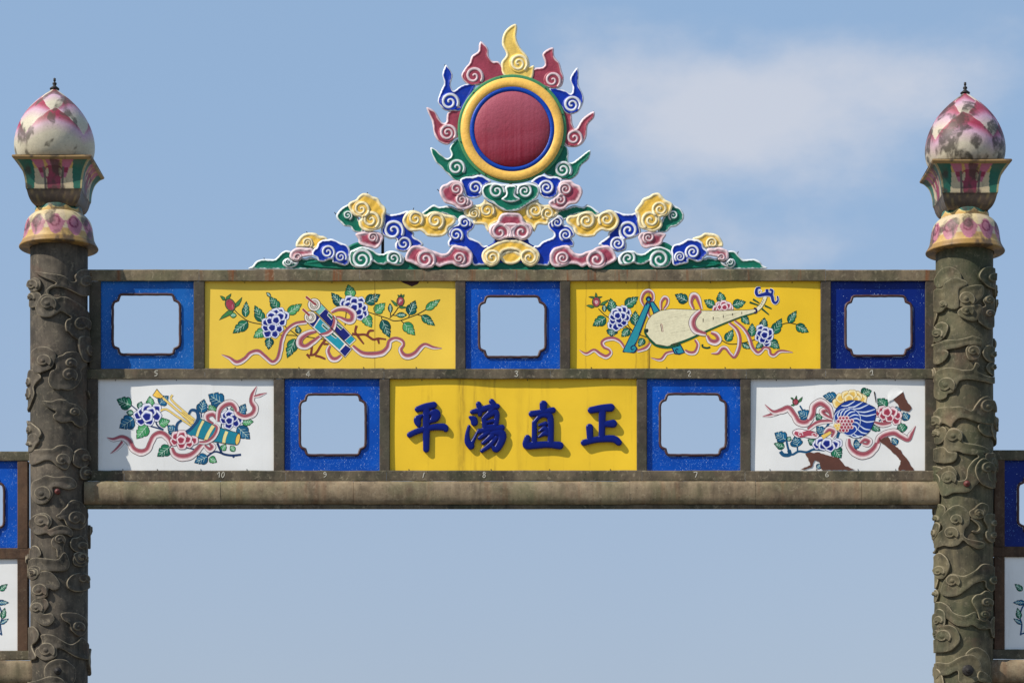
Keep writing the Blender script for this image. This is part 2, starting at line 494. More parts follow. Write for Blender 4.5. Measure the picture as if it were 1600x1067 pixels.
# ------------------------------------------------------------------ ground
def ground():
    m, nt, b = new_mat('paved_ground', 0.9)
    c = ramp(nt, noise(nt, 0.8, 8, 0.6), [(0.3, C(104, 100, 92)), (0.7, C(134, 128, 118))])
    nt.links.new(c, b.inputs['Base Color'])
    S = 3000
    o = obj('ground', [(-S, -S, 0), (S, -S, 0), (S, S, 0), (-S, S, 0)], [[0, 1, 2, 3]], m, base=(0, 0, 0))
    tag(o, kind='structure', label='grey paved ground in front of the gate')
ground()

# ------------------------------------------------------------------ frames of rails and posts
Y_RAIL, Y_POST, Y_PANEL = -0.012, -0.007, 0.019

def rail(parent, px0, px1, py0, py1, mat, yf=Y_RAIL, name='rail', seed=0):
    """horizontal rail, front edge slightly uneven"""
    rnd = random.Random(seed)
    n = max(8, int((px1 - px0) / 25)); V = []; F = []
    for i in range(n + 1):
        x = px0 + (px1 - px0) * i / n
        j0, j1 = rnd.uniform(-0.35, 0.35), rnd.uniform(-0.35, 0.35)
        prof = [(0.10, py1, 0), (0.10, py0, 0), (yf + 0.006, py0 + j0, 0), (yf, py0 + 1.2 + j0, 0), (yf, py1 - 1.2 + j1, 0), (yf + 0.006, py1 + j1, 0)]
        for Y, py, _ in prof: V.append(P(x, py, Y))
    k = 6
    for i in range(n):
        for j in range(k):
            F.append([i * k + j, i * k + (j + 1) % k, (i + 1) * k + (j + 1) % k, (i + 1) * k + j])
    F += [list(range(k))[::-1], [n * k + j for j in range(k)]]
    return obj(name, V, F, mat, parent)

def post(parent, px0, px1, py0, py1, mat, yf=Y_POST):
    a, b = P(px0, py1, yf), P(px1, py0, yf)
    bv = 0.005
    V = []
    prof = [(0.065, a[0]), (yf + bv, a[0]), (yf, a[0] + bv), (yf, b[0] - bv), (yf + bv, b[0]), (0.065, b[0])]
    for z in (a[2], b[2]):
        V += [(x, y, z) for y, x in prof]
    F = [[i, (i + 1) % 6, 6 + (i + 1) % 6, 6 + i] for i in range(6)] + [list(range(6))[::-1], list(range(6, 12))]
    return obj('post', V, F, mat, parent)

frame = root('panel_frame', P(800, 752, 0.03), 'weathered metal grid of three long rails and short posts between the two carved columns', 'frame')
def rail_run(cuts, py0, py1, mat, yf, seed):
    """one rail line made of butted lengths; returns [(x0, x1, length)]"""
    out = []; rnd = random.Random(seed)
    for i in range(len(cuts) - 1):
        j = rnd.uniform(-0.3, 0.3)
        out.append((cuts[i], cuts[i + 1], rail(frame, cuts[i] + 0.04, cuts[i + 1] - 0.04, py0 + j, py1 + j * 0.4, mat, yf + rnd.uniform(0, 0.0015), seed=seed * 10 + i)))
    return out
def at_x(run, x): return next(o for a, b, o in run if a <= x < b)
r_top = rail_run([134, 311, 562, 806, 1096, 1290, 1466], 421.5, 439.5, M['rail_top'], -0.0125, 1)
r_mid = rail_run([134, 320, 600, 860, 1166, 1290, 1466], 575.8, 592, M['rail'], -0.0115, 2)
r_bot = rail_run([134, 194, 446, 604, 1003, 1164, 1466], 735, 751.5, M['rail'], -0.0135, 3)
TOP_X = [(139, 157), (302.5, 319.5), (711.5, 727.5), (875, 891), (1282.5, 1298.5), (1446, 1464)]
BOT_X = [(136, 152.5), (427.5, 444.5), (593, 609), (995, 1011), (1157, 1173), (1446, 1464)]
for a, b in TOP_X: post(frame, a, b, 439.5, 575.8, M['post'])
for a, b in BOT_X: post(frame, a, b, 592, 735, M['post'])

def strip(pts, w, closed=False):
    """flat ribbon of half-width w (scalar or list) round a polyline in pixels"""
    p = np.asarray(pts, float)[:, :2]; n = len(p)
    w = np.broadcast_to(np.asarray(w, float), (n,))
    if closed: t = np.roll(p, -1, 0) - np.roll(p, 1, 0)
    else:
        t = np.empty_like(p); t[1:-1] = p[2:] - p[:-2]; t[0] = p[1] - p[0]; t[-1] = p[-1] - p[-2]
    t /= np.maximum(np.linalg.norm(t, axis=1, keepdims=True), 1e-9)
    nrm = np.stack([t[:, 1], -t[:, 0]], 1)
    return p + nrm * w[:, None], p - nrm * w[:, None]

DIG = {  # handwriting strokes in a 1 x 1.4 box
    '1': [[(0.2, 0.5), (0.75, 0.0), (0.65, 1.4)]], '1b': [[(0.1, 0.55), (0.7, 0.1), (0.72, 1.3)], [(0.3, 1.25), (1.0, 1.25)]],
    '2': [[(0.1, 0.3), (0.5, 0.0), (0.85, 0.35), (0.3, 1.2), (0.2, 1.3), (1.0, 1.35)]],
    '3': [[(0.1, 0.15), (0.6, 0.0), (0.85, 0.3), (0.45, 0.6), (0.9, 0.9), (0.6, 1.35), (0.05, 1.2)]],
    '4': [[(0.75, 0.0), (0.0, 0.95), (1.0, 0.95)], [(0.7, 0.4), (0.6, 1.4)]],
    '5': [[(1.0, 0.05), (0.35, 0.1), (0.25, 0.6), (0.75, 0.65), (0.7, 1.2), (0.1, 1.35)]],
    '6': [[(0.8, 0.0), (0.2, 0.7), (0.25, 1.3), (0.75, 1.3), (0.8, 0.85), (0.3, 0.85)]],
    '7': [[(0.0, 0.1), (0.9, 0.05), (0.45, 1.4)]],
    '8': [[(0.8, 0.25), (0.45, 0.0), (0.2, 0.3), (0.75, 0.9), (0.5, 1.4), (0.1, 1.1), (0.5, 0.6), (0.85, 0.25)]],
    '9': [[(0.8, 0.2), (0.4, 0.0), (0.2, 0.4), (0.7, 0.55), (0.85, 0.2), (0.8, 0.9), (0.2, 1.35)]],
    '0': [[(0.5, 0.0), (0.15, 0.7), (0.4, 1.4), (0.85, 0.8), (0.75, 0.1), (0.45, 0.0)]],
    '/': [[(0.7, 0.0), (0.3, 1.4)]]}
def chalk(parent, text, cx, cy, size, yf):
    V, F = [], []
    x = cx - size * 0.55 * len(text)
    for ch in text:
        for st in DIG['1b' if ch == 'l' else ch]:
            pts = cat_open([(x + a * size, cy + (b - 0.7) * size) for a, b in st], 5)
            L, Rr = strip(pts, 0.5)
            k = len(V)
            V += [P(q[0], q[1], yf - 0.0015) for q in L] + [P(q[0], q[1], yf - 0.0015) for q in Rr]
            n = len(L)
            F += [[k + i, k + i + 1, k + n + i + 1, k + n + i] for i in range(n - 1)]
        x += size * 1.15
    o = obj('marker_number', V, F, M['chalk'], parent, cols=np.tile(C(196, 192, 178), (len(V), 1)))
    return o
for t, x, y in (('5', 244, 583), ('4', 482, 584), ('3', 807, 584), ('2', 1077, 584), ('l', 1362, 582)):
    chalk(at_x(r_mid, x), t, x, y, 6.2, -0.0118)
for t, x, y in (('10', 345, 741.5), ('9', 508, 741.5), ('/', 662, 742), ('8', 757, 741.5), ('7', 1087, 741.5), ('6', 1292.5, 740.5)):
    chalk(at_x(r_bot, x), t, x, y, 6.0, -0.0138)

# ------------------------------------------------------------------ round lintel beams
def beam(px0, px1, py, name, label, parts=True):
    base = P((px0 + px1) / 2, py + 44, 0)
    r = root(name, base, label, 'beam')
    prof = [(0.06, 0.3), (-0.070, 0.3), (-0.092, 1.4), (-0.106, 4.5), (-0.113, 11), (-0.115, 18), (-0.113, 25), (-0.106, 31), (-0.094, 34.5), (-0.078, 36.5), (0.06, 36.5)]
    rnd = random.Random(int(px0) + 5); k = len(prof)
    cuts = [px0]
    while cuts[-1] < px1 - 260: cuts.append(cuts[-1] + rnd.uniform(150, 260))
    cuts.append(px1)
    for c in range(len(cuts) - 1):
        a0, a1 = cuts[c] + 0.18, cuts[c + 1] - 0.18
        n = max(6, int((a1 - a0) / 14)); V, F = [], []; dy0, dY = rnd.uniform(-0.35, 0.35), rnd.uniform(-0.0015, 0.0015)
        for i in range(n + 1):
            x = a0 + (a1 - a0) * i / n; j = rnd.uniform(-0.25, 0.25) + dy0
            for Y, dy in prof: V.append(P(x, py + dy + (j if Y < -0.05 else 0), Y + (dY if Y < -0.05 else 0)))
        for i in range(n):
            for a in range(k): F.append([i * k + a, i * k + (a + 1) % k, (i + 1) * k + (a + 1) % k, (i + 1) * k + a])
        F += [list(range(k))[::-1], [n * k + a for a in range(k)]]
        b = obj('beam_block', V, F, M['beam'], r)
        for p in b.data.polygons: p.use_smooth = True
        b.data.set_sharp_from_angle(angle=R(35))
    V, F = box_vf(P(px0 + 1, 0, 0)[0], P(px1 - 1, 0, 0)[0], -0.085, 0.05, P(0, py + 34, 0)[2], P(0, py + 4, 0)[2])
    obj('beam_core', V, F, M['iron'], r)
    V = []; prof = [(0.058, 35.4), (-0.068, 35.4), (-0.076, 38.0), (-0.076, 41.5), (-0.062, 44), (0.058, 44)]
    for x in (px0, px1): V += [P(x, py + dy, Y) for Y, dy in prof]
    F = [[i, (i + 1) % 6, 6 + (i + 1) % 6, 6 + i] for i in range(6)] + [list(range(6))[::-1], list(range(6, 12))]
    obj('lower_lip', V, F, M['rail'], r)
    return r
beam(131, 1468, 751.3, 'lintel_beam', 'long rounded stone beam below the panels between the two carved columns')

# ------------------------------------------------------------------ sheet panels and painted artwork
class Panel:
    def __init__(s, name, px0, px1, py0, py1, mat, label, cat, seed, amp=0.0042, group=None):
        s.b = (px0, px1, py0, py1); s.amp = amp
        r = np.random.RandomState(seed)
        s.k = [(r.uniform(0.6, 1.0), r.uniform(-0.5, 0.5), r.uniform(0, 6.28), 1.0), (r.uniform(1.3, 1.9), r.uniform(0.6, 1.6), r.uniform(0, 6.28), 0.5), (r.uniform(-0.4, 0.4), r.uniform(0.9, 1.3), r.uniform(0, 6.28), 0.5), (r.uniform(2.2, 3.2), r.uniform(-1.5, 1.5), r.uniform(0, 6.28), 0.16)]
        s.root = root(name, P((px0 + px1) / 2, py1, Y_PANEL), label, cat, group)
        # the sheet, a little larger than the opening, gently buckled
        a0, a1, c0, c1 = px0 - 4, px1 + 4, py0 - 4, py1 + 4
        nx, ny = max(8, int((a1 - a0) / 4)), max(8, int((c1 - c0) / 4))
        xs = np.linspace(a0, a1, nx); ys = np.linspace(c0, c1, ny)
        G = np.stack(np.meshgrid(xs, ys), -1).reshape(-1, 2)
        V = s.p3(G, 0)
        F = [[j * nx + i, (j + 1) * nx + i, (j + 1) * nx + i + 1, j * nx + i + 1] for j in range(ny - 1) for i in range(nx - 1)]
        s.sheet = obj('sheet', V, F, mat, s.root, smooth=True)
        md = s.sheet.modifiers.new('thickness', 'SOLIDIFY'); md.thickness = 0.004; md.offset = -1
        rnd = random.Random(seed); V, F = [], []
        for row, n in ((py0 + 2.0, 3), (py1 - 1.6, 4)):
            for i in range(n):
                x = px0 + (px1 - px0) * (i + rnd.uniform(0.3, 0.7)) / n; k0 = len(V)
                q = [(x + 0.9 * math.cos(a * 1.0472), row + 0.9 * math.sin(a * 1.0472)) for a in range(6)]
                yb = Y_PANEL - s.wave(np.array(q))
                nv = [P(u[0], u[1], w - 0.003) for u, w in zip(q, yb)]
                obj('nail', nv + [P(u[0], u[1], w + 0.001) for u, w in zip(q, yb)], [[0, 1, 2, 3, 4, 5]] + [[a, (a + 1) % 6, 6 + (a + 1) % 6, 6 + a] for a in range(6)], M['iron'], s.root)
    def wave(s, p):
        u = np.asarray(p, float) / 100.0 * 1.9
        return s.amp * sum(w * np.sin(a * u[:, 0] + b * u[:, 1] + c) for a, b, c, w in s.k)
    def p3(s, pts, layer):
        pts = np.asarray(pts, float)[:, :2]
        return Pn(pts, Y_PANEL - s.wave(pts) - (0.0005 + 0.00012 * layer if layer else 0))

def split_long(pts, tris, L=9.0):
    pts = [tuple(p[:2]) for p in pts]; out = []; todo = [tuple(t) for t in tris]; mid = {}
    while todo:
        a, b, c = todo.pop()
        e = sorted([(math.dist(pts[a], pts[b]), a, b, c), (math.dist(pts[b], pts[c]), b, c, a), (math.dist(pts[c], pts[a]), c, a, b)])[-1]
        if e[0] <= L: out.append((a, b, c)); continue
        _, i, j, k = e
        key = (min(i, j), max(i, j))
        if key not in mid:
            mid[key] = len(pts); pts.append(((pts[i][0] + pts[j][0]) / 2, (pts[i][1] + pts[j][1]) / 2))
        m = mid[key]; todo += [(i, m, k), (m, j, k)]
    return pts, out

class Art:
    """collects flat painted shapes (pixels) for one part of a picture"""
    def __init__(s, panel, layer): s.p = panel; s.V = []; s.F = []; s.C = []; s.n = 0; s.layer = layer
    def _add(s, pts, faces, cols, dl=0.0):
        V = s.p.p3(pts, s.layer + dl)
        k = s.n; s.V.append(V); s.n += len(V)
        s.F += [[k + int(i) for i in f] for f in faces]
        cols = np.asarray(cols, float)
        s.C.append(np.broadcast_to(cols, (len(V), 3)))
    def fill(s, poly, col, dl=0.0):
        poly = [tuple(q[:2]) for q in poly]
        tr = tessellate_polygon([[Vector((x, y, 0)) for x, y in poly]])
        pts, tr = split_long(poly, tr)
        s._add(pts, tr, col, dl); return s
    def line(s, pts, w, col, dl=0.3, closed=False, smooth=4):
        pts = np.asarray([q[:2] for q in pts], float)
        if closed: pts = np.concatenate([pts, pts[:1]])
        elif smooth and len(pts) > 2: pts = cat_open(pts, smooth)
        if np.ndim(w): w = np.interp(np.linspace(0, 1, len(pts)), np.linspace(0, 1, len(w)), w)
        L, Rr = strip(pts, w); n = len(L)
        s._add(np.concatenate([L, Rr]), [[i, i + 1, n + i + 1, n + i] for i in range(n - 1)], col, dl); return s
    def out(s, poly, w=0.45, col=None, dl=0.3):
        return s.line(poly, w, C(38, 40, 44) if col is None else col, dl, closed=True)
    def ellipse(s, cx, cy, rx, ry, col, rot=0.0, dl=0.0, outline=True, rings=None):
        a = np.linspace(0, 2 * math.pi, 25)[:-1]; c, q = math.cos(rot), math.sin(rot)
        poly = [(cx + rx * math.cos(t) * c - ry * math.sin(t) * q, cy + rx * math.cos(t) * q + ry * math.sin(t) * c) for t in a]
        if rings is None: s.fill(poly, col, dl)
        else:
            pts, cc, F = [], [], []
            for f, cl in rings:
                for x, y in poly: pts.append((cx + (x - cx) * f, cy + (y - cy) * f)); cc.append(cl)
            n = len(poly)
            for r in range(len(rings) - 1):
                for i in range(n): F.append([r * n + i, r * n + (i + 1) % n, (r + 1) * n + (i + 1) % n, (r + 1) * n + i])
            F.append(list(range(n)))
            s._add(pts, F, np.array(cc), dl)
        if outline: s.out(poly, dl=dl + 0.3)
        return s
    def ribbon(s, pts, w, side=1, pal=None, dl=0.0):
        """painted sash: rose along one edge fading to a white scalloped edge, dark outlines"""
        side = -side
        c = cat_open(np.asarray([q[:2] for q in pts], float), 7); n = len(c)
        t = np.linspace(0, 1, n)
        w = np.interp(t, np.linspace(0, 1, len(w)), w) if np.ndim(w) else np.full(n, w)
        seg = np.concatenate([[0], np.cumsum(np.linalg.norm(np.diff(c, axis=0), axis=1))])
        scal = 1 + 0.13 * np.abs(np.sin(seg / 4.6)) * (w > 2.2)
        rose, pink, white, ink = pal or (C(156, 76, 88), C(200, 142, 148), C(230, 218, 216), C(84, 58, 60))
        lo, hi = (1, -1) if side > 0 else (-1, 1)
        bands = [(-1.0 * 1, ink), (-0.86, ink), (-0.84, pink), (-0.62, rose), (-0.10, rose), (0.30, pink), (0.52, white), (1.0, white), (1.02, ink), (1.16, ink)]
        allp, cc = [], []
        for f, cl in bands:
            ff = f * side
            L, _ = strip(c, w * np.where(f > 0.5, scal, 1.0) * ff * 0.5)
            allp.append(L); cc.append(np.tile(cl, (n, 1)))
        F = []
        for b in range(len(bands) - 1):
            for i in range(n - 1): F.append([b * n + i, b * n + i + 1, (b + 1) * n + i + 1, (b + 1) * n + i])
        s._add(np.concatenate(allp), F, np.concatenate(cc), dl); return s
    def petal(s, cx, cy, r, kind, rot, dl):
        core, mid, rim, ink = PETAL[kind]
        a = np.linspace(0, 2 * math.pi, 31)[:-1]
        sh = 1 + 0.06 * np.cos(5 * (a - rot))
        ox, oy = 0.18 * r * math.cos(rot), 0.18 * r * math.sin(rot)
        pts, cc, F = [], [], []
        for f, cl, k in ((0.0, core, 1.0), (0.52, core, 1.0), (0.62, mid, 0.8), (0.74, rim, 0.4), (1.0, rim, 0.0), (1.0, ink, 0.0), (1.09, ink, 0.0)):
            sq = 1 + 0.10 * np.cos(3 * (a - rot) + 1.5) if f < 0.65 else 1.0
            pts.append(np.stack([cx + ox * k + r * f * sh * sq * np.cos(a), cy + oy * k + r * f * sh * sq * np.sin(a)], 1)); cc.append(np.tile(cl, (30, 1)))
        for q in range(6):
            if q == 4: continue
            for i in range(30): F.append([q * 30 + i, q * 30 + (i + 1) % 30, (q + 1) * 30 + (i + 1) % 30, (q + 1) * 30 + i])
        s._add(np.concatenate(pts), F, np.concatenate(cc), dl)
    def done(s, name):
        return obj(name, np.concatenate(s.V), s.F, M['art'], s.p.root, np.concatenate(s.C))

PETAL = {'blue': (C(22, 34, 122), C(60, 78, 165), C(226, 228, 240), C(60, 66, 100)),
         'rose': (C(158, 58, 78), C(205, 120, 135), C(238, 218, 220), C(110, 60, 70)),
         'gold': (C(232, 190, 92), C(238, 204, 120), C(246, 230, 180), C(150, 112, 50))}
LEAF = {'d': (C(22, 92, 72), C(34, 116, 84)), 't': (C(18, 82, 120), C(22, 98, 140)), 'l': (C(52, 138, 84), C(84, 160, 100)), 'k': (C(14, 72, 70), C(20, 92, 84))}

def leaf(panel, base, tip, w, kind='d', layer=3, plain=False):
    A = Art(panel, layer)
    b = np.array(base[:2], float); t = np.array(tip[:2], float); d = t - b; n = np.array([-d[1], d[0]]) / max(np.linalg.norm(d), 1e-6) * w
    prof = [(0, 0), (0.06, 0.22), (0.2, 0.44), (0.34, 0.5), (0.44, 0.46), (0.50, 0.36), (0.58, 0.44), (0.70, 0.33), (0.76, 0.22), (0.85, 0.17), (1.0, 0.0)]
    prof2 = [(0, 0), (0.05, 0.20), (0.16, 0.42), (0.30, 0.5), (0.46, 0.50), (0.58, 0.40), (0.62, 0.30), (0.70, 0.32), (0.80, 0.20), (0.88, 0.12), (1.0, 0.0)]
    if plain: prof = prof2 = [(0, 0), (0.15, 0.28), (0.35, 0.46), (0.55, 0.48), (0.75, 0.32), (0.9, 0.13), (1, 0)]
    up = [b + d * u + n * v for u, v in prof]; lo = [b + d * u - n * v for u, v in prof2]
    c0, c1 = LEAF[kind]
    A.fill(up + [lo[i] for i in range(len(lo) - 2, 0, -1)], c0)
    A.fill([b] + [b + d * u + n * v * 0.86 for u, v in prof[1:-1]] + [t], c1, 0.2)
    A.out(up + [lo[i] for i in range(len(lo) - 2, 0, -1)], 0.42, C(20, 34, 36), 0.4)
    vein = C(196, 222, 206)
    if np.linalg.norm(d) > 7:
        A.line([b + d * 0.05, b + d * 0.82], 0.32, vein, 0.5)
        for u in (0.22, 0.42, 0.6):
            for sgn in (1, -1):
                A.line([b + d * u, b + d * (u + 0.2) + n * sgn * (0.30 - 0.1 * u)], 0.24, vein, 0.5)
    return A.done('painted_leaf')

def flower(panel, pts, r, kind, layer=6):
    A = Art(panel, layer); cx = np.mean([p[0] for p in pts]); cy = np.mean([p[1] for p in pts])
    rr = random.Random(int(cx * 7 + cy))
    order = sorted(pts, key=lambda p: -math.hypot(p[0] - cx, p[1] - cy) + p[1] * -0.2)
    for i, p in enumerate(order):
        A.petal(p[0], p[1], r * rr.uniform(0.92, 1.12), kind, rr.uniform(-0.6, 0.6) + math.pi / 2, 0.14 * i)
    return A.done('painted_flower')

def stem(panel, pts, w=0.7, col=None, layer=2):
    A = Art(panel, layer); A.line(pts, w, C(40, 34, 28) if col is None else col); return A.done('painted_stem')

def bud(panel, cx, cy, rx, ry, rot, sep, layer=5):
    A = Art(panel, layer)
    for a, b, w in sep:
        d = np.subtract(b, a); n = np.array([-d[1], d[0]]) * w
        poly = [a, a + d * 0.35 + n * 0.5, a + d * 0.75 + n * 0.3, b, a + d * 0.7 - n * 0.2, a + d * 0.3 - n * 0.45]
        poly = [tuple(q) for q in poly]
        A.fill(poly, C(64, 128, 70)); A.out(poly)
    A.ellipse(cx, cy, rx * 1.18, ry * 1.12, C(60, 122, 66), rot, 0.4)
    A.ellipse(cx, cy, rx, ry, None, rot, 0.8, False, [(1.0, C(160, 60, 78)), (0.55, C(186, 96, 108)), (0.15, C(236, 214, 210))])
    return A.done('painted_bud')

def sash(panel, pts, w, side=1, layer=8):
    A = Art(panel, layer); A.ribbon(pts, w, side); return A.done('painted_sash')

# ---- window panels: speckled blue sheet with a lobed opening and a brown moulding
def opening(x0, x1, y0, y1):
    cx, cy = 18.0, 21.0; cx = min(cx, (x1 - x0) * 0.2)
    def corner():
        # from top edge to the right side of the top-right corner (dx, dy from corner point)
        a = [(-cx * 1.05, 0), (-cx * 0.80, 0.6), (-cx * 0.62, 3.0), (-cx * 0.54, 7.0), (-cx * 0.50, 10.2)]
        b = [(-cx * 0.40, 10.4), (-cx * 0.20, 12.3), (-cx * 0.06, 15.5), (0, 21)]
        return a + b
    tr = [(x1 + a, y0 + b) for a, b in corner()]
    br = [(x1 + a, y1 - b) for a, b in corner()][::-1]
    bl = [(x0 - a, y1 - b) for a, b in corner()]
    tl = [(x0 - a, y0 + b) for a, b in corner()][::-1]
    return np.array(tr + br + bl + tl)

def tube_closed(pts3, r, k=8):
    p = np.asarray(pts3, float); n = len(p)
    t = np.roll(p, -1, 0) - np.roll(p, 1, 0); t /= np.linalg.norm(t, axis=1, keepdims=True)
    up = np.array([0, -1.0, 0]); s = np.cross(t, up); s /= np.linalg.norm(s, axis=1, keepdims=True)
    V = []; F = []
    for j in range(k):
        a = 2 * math.pi * j / k
        V.append(p + r * (math.cos(a) * s + math.sin(a) * up))
    V = np.stack(V, 1).reshape(-1, 3)
    for i in range(n):
        for j in range(k): F.append([i * k + j, i * k + (j + 1) % k, ((i + 1) % n) * k + (j + 1) % k, ((i + 1) % n) * k + j])
    return V, F

def window_panel(px0, px1, py0, py1, hole, label, seed, mat='blue'):
    r = root('window_panel', P((px0 + px1) / 2, py1, Y_PANEL), label, 'panel', 'blue window panels of the gate')
    op = opening(*hole); n = len(op)
    a0, a1, c0, c1 = px0 - 4, px1 + 4, py0 - 4, py1 + 4
    cx, cy = (hole[0] + hole[1]) / 2, (hole[2] + hole[3]) / 2
    out = []
    for x, y in op:                       # push each opening point out to the sheet's edge
        dx, dy = x - cx, y - cy
        k = min((a1 - cx) / dx if dx > 0 else (a0 - cx) / dx if dx < 0 else 9e9, (c1 - cy) / dy if dy > 0 else (c0 - cy) / dy if dy < 0 else 9e9)
        out.append((cx + dx * k, cy + dy * k))
    corners = [(a1, c0), (a1, c1), (a0, c1), (a0, c0)]
    V = []; F = []
    for Y in (Y_PANEL, Y_PANEL + 0.012):
        V += [P(x, y, Y) for x, y in op] + [P(x, y, Y) for x, y in out]
    for i in range(n):
        j = (i + 1) % n
        F += [[i, j, n + j, n + i], [i, j, 2 * n + j, 2 * n + i], [2 * n + i, 2 * n + j, 3 * n + j, 3 * n + i]]
        oi, oj = out[i], out[j]
        if abs(oi[0] - oj[0]) > 0.01 and abs(oi[1] - oj[1]) > 0.01:     # bridge round a sheet corner
            c = min(corners, key=lambda q: math.dist(q, oi) + math.dist(q, oj))
            V.append(P(c[0], c[1], Y_PANEL)); F.append([n + i, n + j, len(V) - 1])
    obj('sheet', V, F, M[mat], r)
    dense = []
    for i in range(n):
        a, b = op[i], op[(i + 1) % n]; m = max(1, int(math.dist(a, b) / 6))
        for q in range(m): dense.append(a + (b - a) * q / m)
    dense = np.array(dense); ctr = np.array([cx, cy])
    L, _ = strip(dense, -2.1, True)
    rs = np.random.RandomState(seed)
    L = L + rs.uniform(-0.22, 0.22, L.shape)
    V, F = tube_closed([P(x, y, Y_PANEL - 0.004) for x, y in L], 2.1 / SC)
    obj('moulding', V, F, M['rim'], r, smooth=True)
    return r

window_panel(157, 302.5, 439.5, 575.8, (174, 283.5, 458, 556), 'speckled blue panel with lobed opening at top left, beside the left column', 1, 'blue_light')
window_panel(727.5, 875, 439.5, 575.8, (746.5, 854.5, 461, 560), 'speckled blue panel with lobed opening right under the flaming disc', 2)
window_panel(1298.5, 1446, 439.5, 575.8, (1319, 1426.5, 460.5, 558), 'darker blue panel with lobed opening at top right, beside the right column', 3, 'blue_dark')
window_panel(444.5, 593, 592, 735, (466.5, 573.5, 614, 713), 'speckled blue panel with lobed opening left of the four characters', 4)
window_panel(1011, 1157, 592, 735, (1029, 1136.5, 613.5, 713), 'speckled blue panel with lobed opening right of the four characters', 5)

# ---- panel 4: yellow, pair of scrolls
def pic_scrolls():
    p = Panel('painted_panel', 319.5, 711.5, 439.5, 575.8, M['yellow'], 'yellow panel painted with a pair of bound scrolls, red coral and blue peonies', 'painting', 11)
    A, B, K = Zm(310, 430, 6.886), Zm(510, 430, 6.886), Zm(440, 440, 7.62)
    for b, t, w, k in (((505, 450), (515, 280), 80, 'd'), ((410, 432), (335, 430), 60, 'l'), ((530, 500), (370, 625), 115, 'd'), ((690, 500), (605, 325), 110, 'd'), ((860, 365), (765, 228), 105, 'd'),
                       ((960, 415), (1112, 308), 100, 'l'), ((715, 590), (592, 672), 105, 'l'), ((765, 672), (755, 800), 95, 'k'), ((1085, 625), (1058, 538), 65, 'k'), ((1040, 685), (955, 890), 120, 'd'), ((778, 232), (732, 186), 38, 'k')):
        b, t = A([b, t]); leaf(p, b, t, w / 6.886, k, plain=w < 62)
    for b, t, w, k in (((272, 245), (232, 100), 118, 'l'), ((165, 328), (52, 188), 105, 'k'), ((425, 300), (578, 205), 120, 'k'), ((522, 405), (632, 298), 110, 'l'), ((690, 405), (684, 303), 50, 'k'),
                       ((750, 430), (866, 427), 60, 'd'), ((890, 425), (956, 270), 115, 'k'), ((1070, 370), (1224, 260), 80, 'l'), ((1025, 435), (1168, 542), 88, 'd'), ((833, 515), (954, 645), 115, 'l'), ((600, 480), (682, 672), 115, 'k'), ((405, 430), (488, 562), 115, 'l')):
        b, t = B([b, t]); leaf(p, b, t, w / 6.886, k, plain=w < 62)
    for s in ([(390, 375), (440, 425), (550, 500), (700, 530)], [(880, 645), (1060, 650), (1350, 690)], [(930, 550), (1000, 600), (1060, 645)]): stem(p, A(s))
    for s in ([(430, 390), (520, 420), (660, 465), (720, 490), (800, 485), (890, 455), (980, 420), (1072, 368)], [(680, 460), (730, 410), (775, 345)], [(690, 440), (688, 400)], [(715, 430), (760, 435)], [(590, 450), (602, 490)], [(800, 485), (835, 520)], [(980, 425), (1025, 437)], [(885, 455), (892, 422)], [(215, 370), (200, 540)]): stem(p, B(s))
    a2 = lambda q: np.array(A([q])[0]); b2 = lambda q: np.array(B([q])[0])
    c = a2((342, 318)); bud(p, c[0], c[1], 6.4, 9, -0.45, [(a2((385, 370)), a2((222, 482)), 0.28), (a2((390, 352)), a2((470, 236)), 0.3), (a2((295, 268)), a2((352, 198)), 0.4), (a2((290, 270)), a2((232, 222)), 0.5)])
    c = b2((797, 282)); bud(p, c[0], c[1], 5, 6.6, 0, [(b2((765, 335)), b2((692, 266)), 0.3), (b2((775, 345)), b2((868, 345)), 0.3), (b2((800, 246)), b2((765, 213)), 0.6), (b2((800, 246)), b2((838, 208)), 0.6), (b2((800, 246)), b2((803, 198)), 0.5)])
    flower(p, A([(880, 395), (830, 405), (930, 435), (785, 435), (885, 440), (835, 480), (770, 490), (900, 500), (725, 505), (795, 560), (730, 560), (870, 575), (745, 625), (822, 630)]), 6.6, 'blue')
    flower(p, B([(245, 265), (192, 300), (300, 278), (370, 275), (230, 322), (300, 345), (360, 320), (400, 350), (350, 390), (402, 408), (360, 435), (325, 400), (260, 360)]), 6.4, 'blue')
    brown = C(122, 58, 46)
    for z, sets in ((K, ([(530, 680), (470, 755), (400, 860), (315, 878)], [(360, 770), (352, 850), (345, 880)], [(400, 880), (460, 895), (522, 922)], [(300, 862), (335, 912)], [(500, 740), (560, 745)])),
                    (B, ([(275, 630), (340, 640), (420, 640), (500, 690), (560, 680), (642, 690)], [(325, 542), (310, 610), (345, 665), (402, 740)], [(440, 640), (462, 600), (512, 596)], [(556, 690), (566, 738)]))):
        q = Art(p, 4)
        for s in sets: q.line(z(s), [2.0, 1.7, 1.9, 1.2], brown)
        q.done('painted_coral')
    q = Art(p, 10)
    navy, teal, grn, wht = C(20, 30, 112), C(34, 148, 168), C(18, 100, 84), C(236, 226, 214)
    def seg(poly, col, dl=0.0): pz = K(poly); q.fill(pz, col, dl); q.out(pz, 0.5, wht, dl + 0.25)
    seg([(470, 262), (885, 692), (808, 765), (400, 352)], wht)
    seg([(478, 270), (525, 322), (445, 400), (402, 356)], C(120, 190, 180), 0.4)
    seg([(525, 322), (825, 640), (745, 705), (445, 400)], navy, 0.4)
    seg([(828, 636), (876, 688), (808, 755), (752, 704)], teal, 0.4)
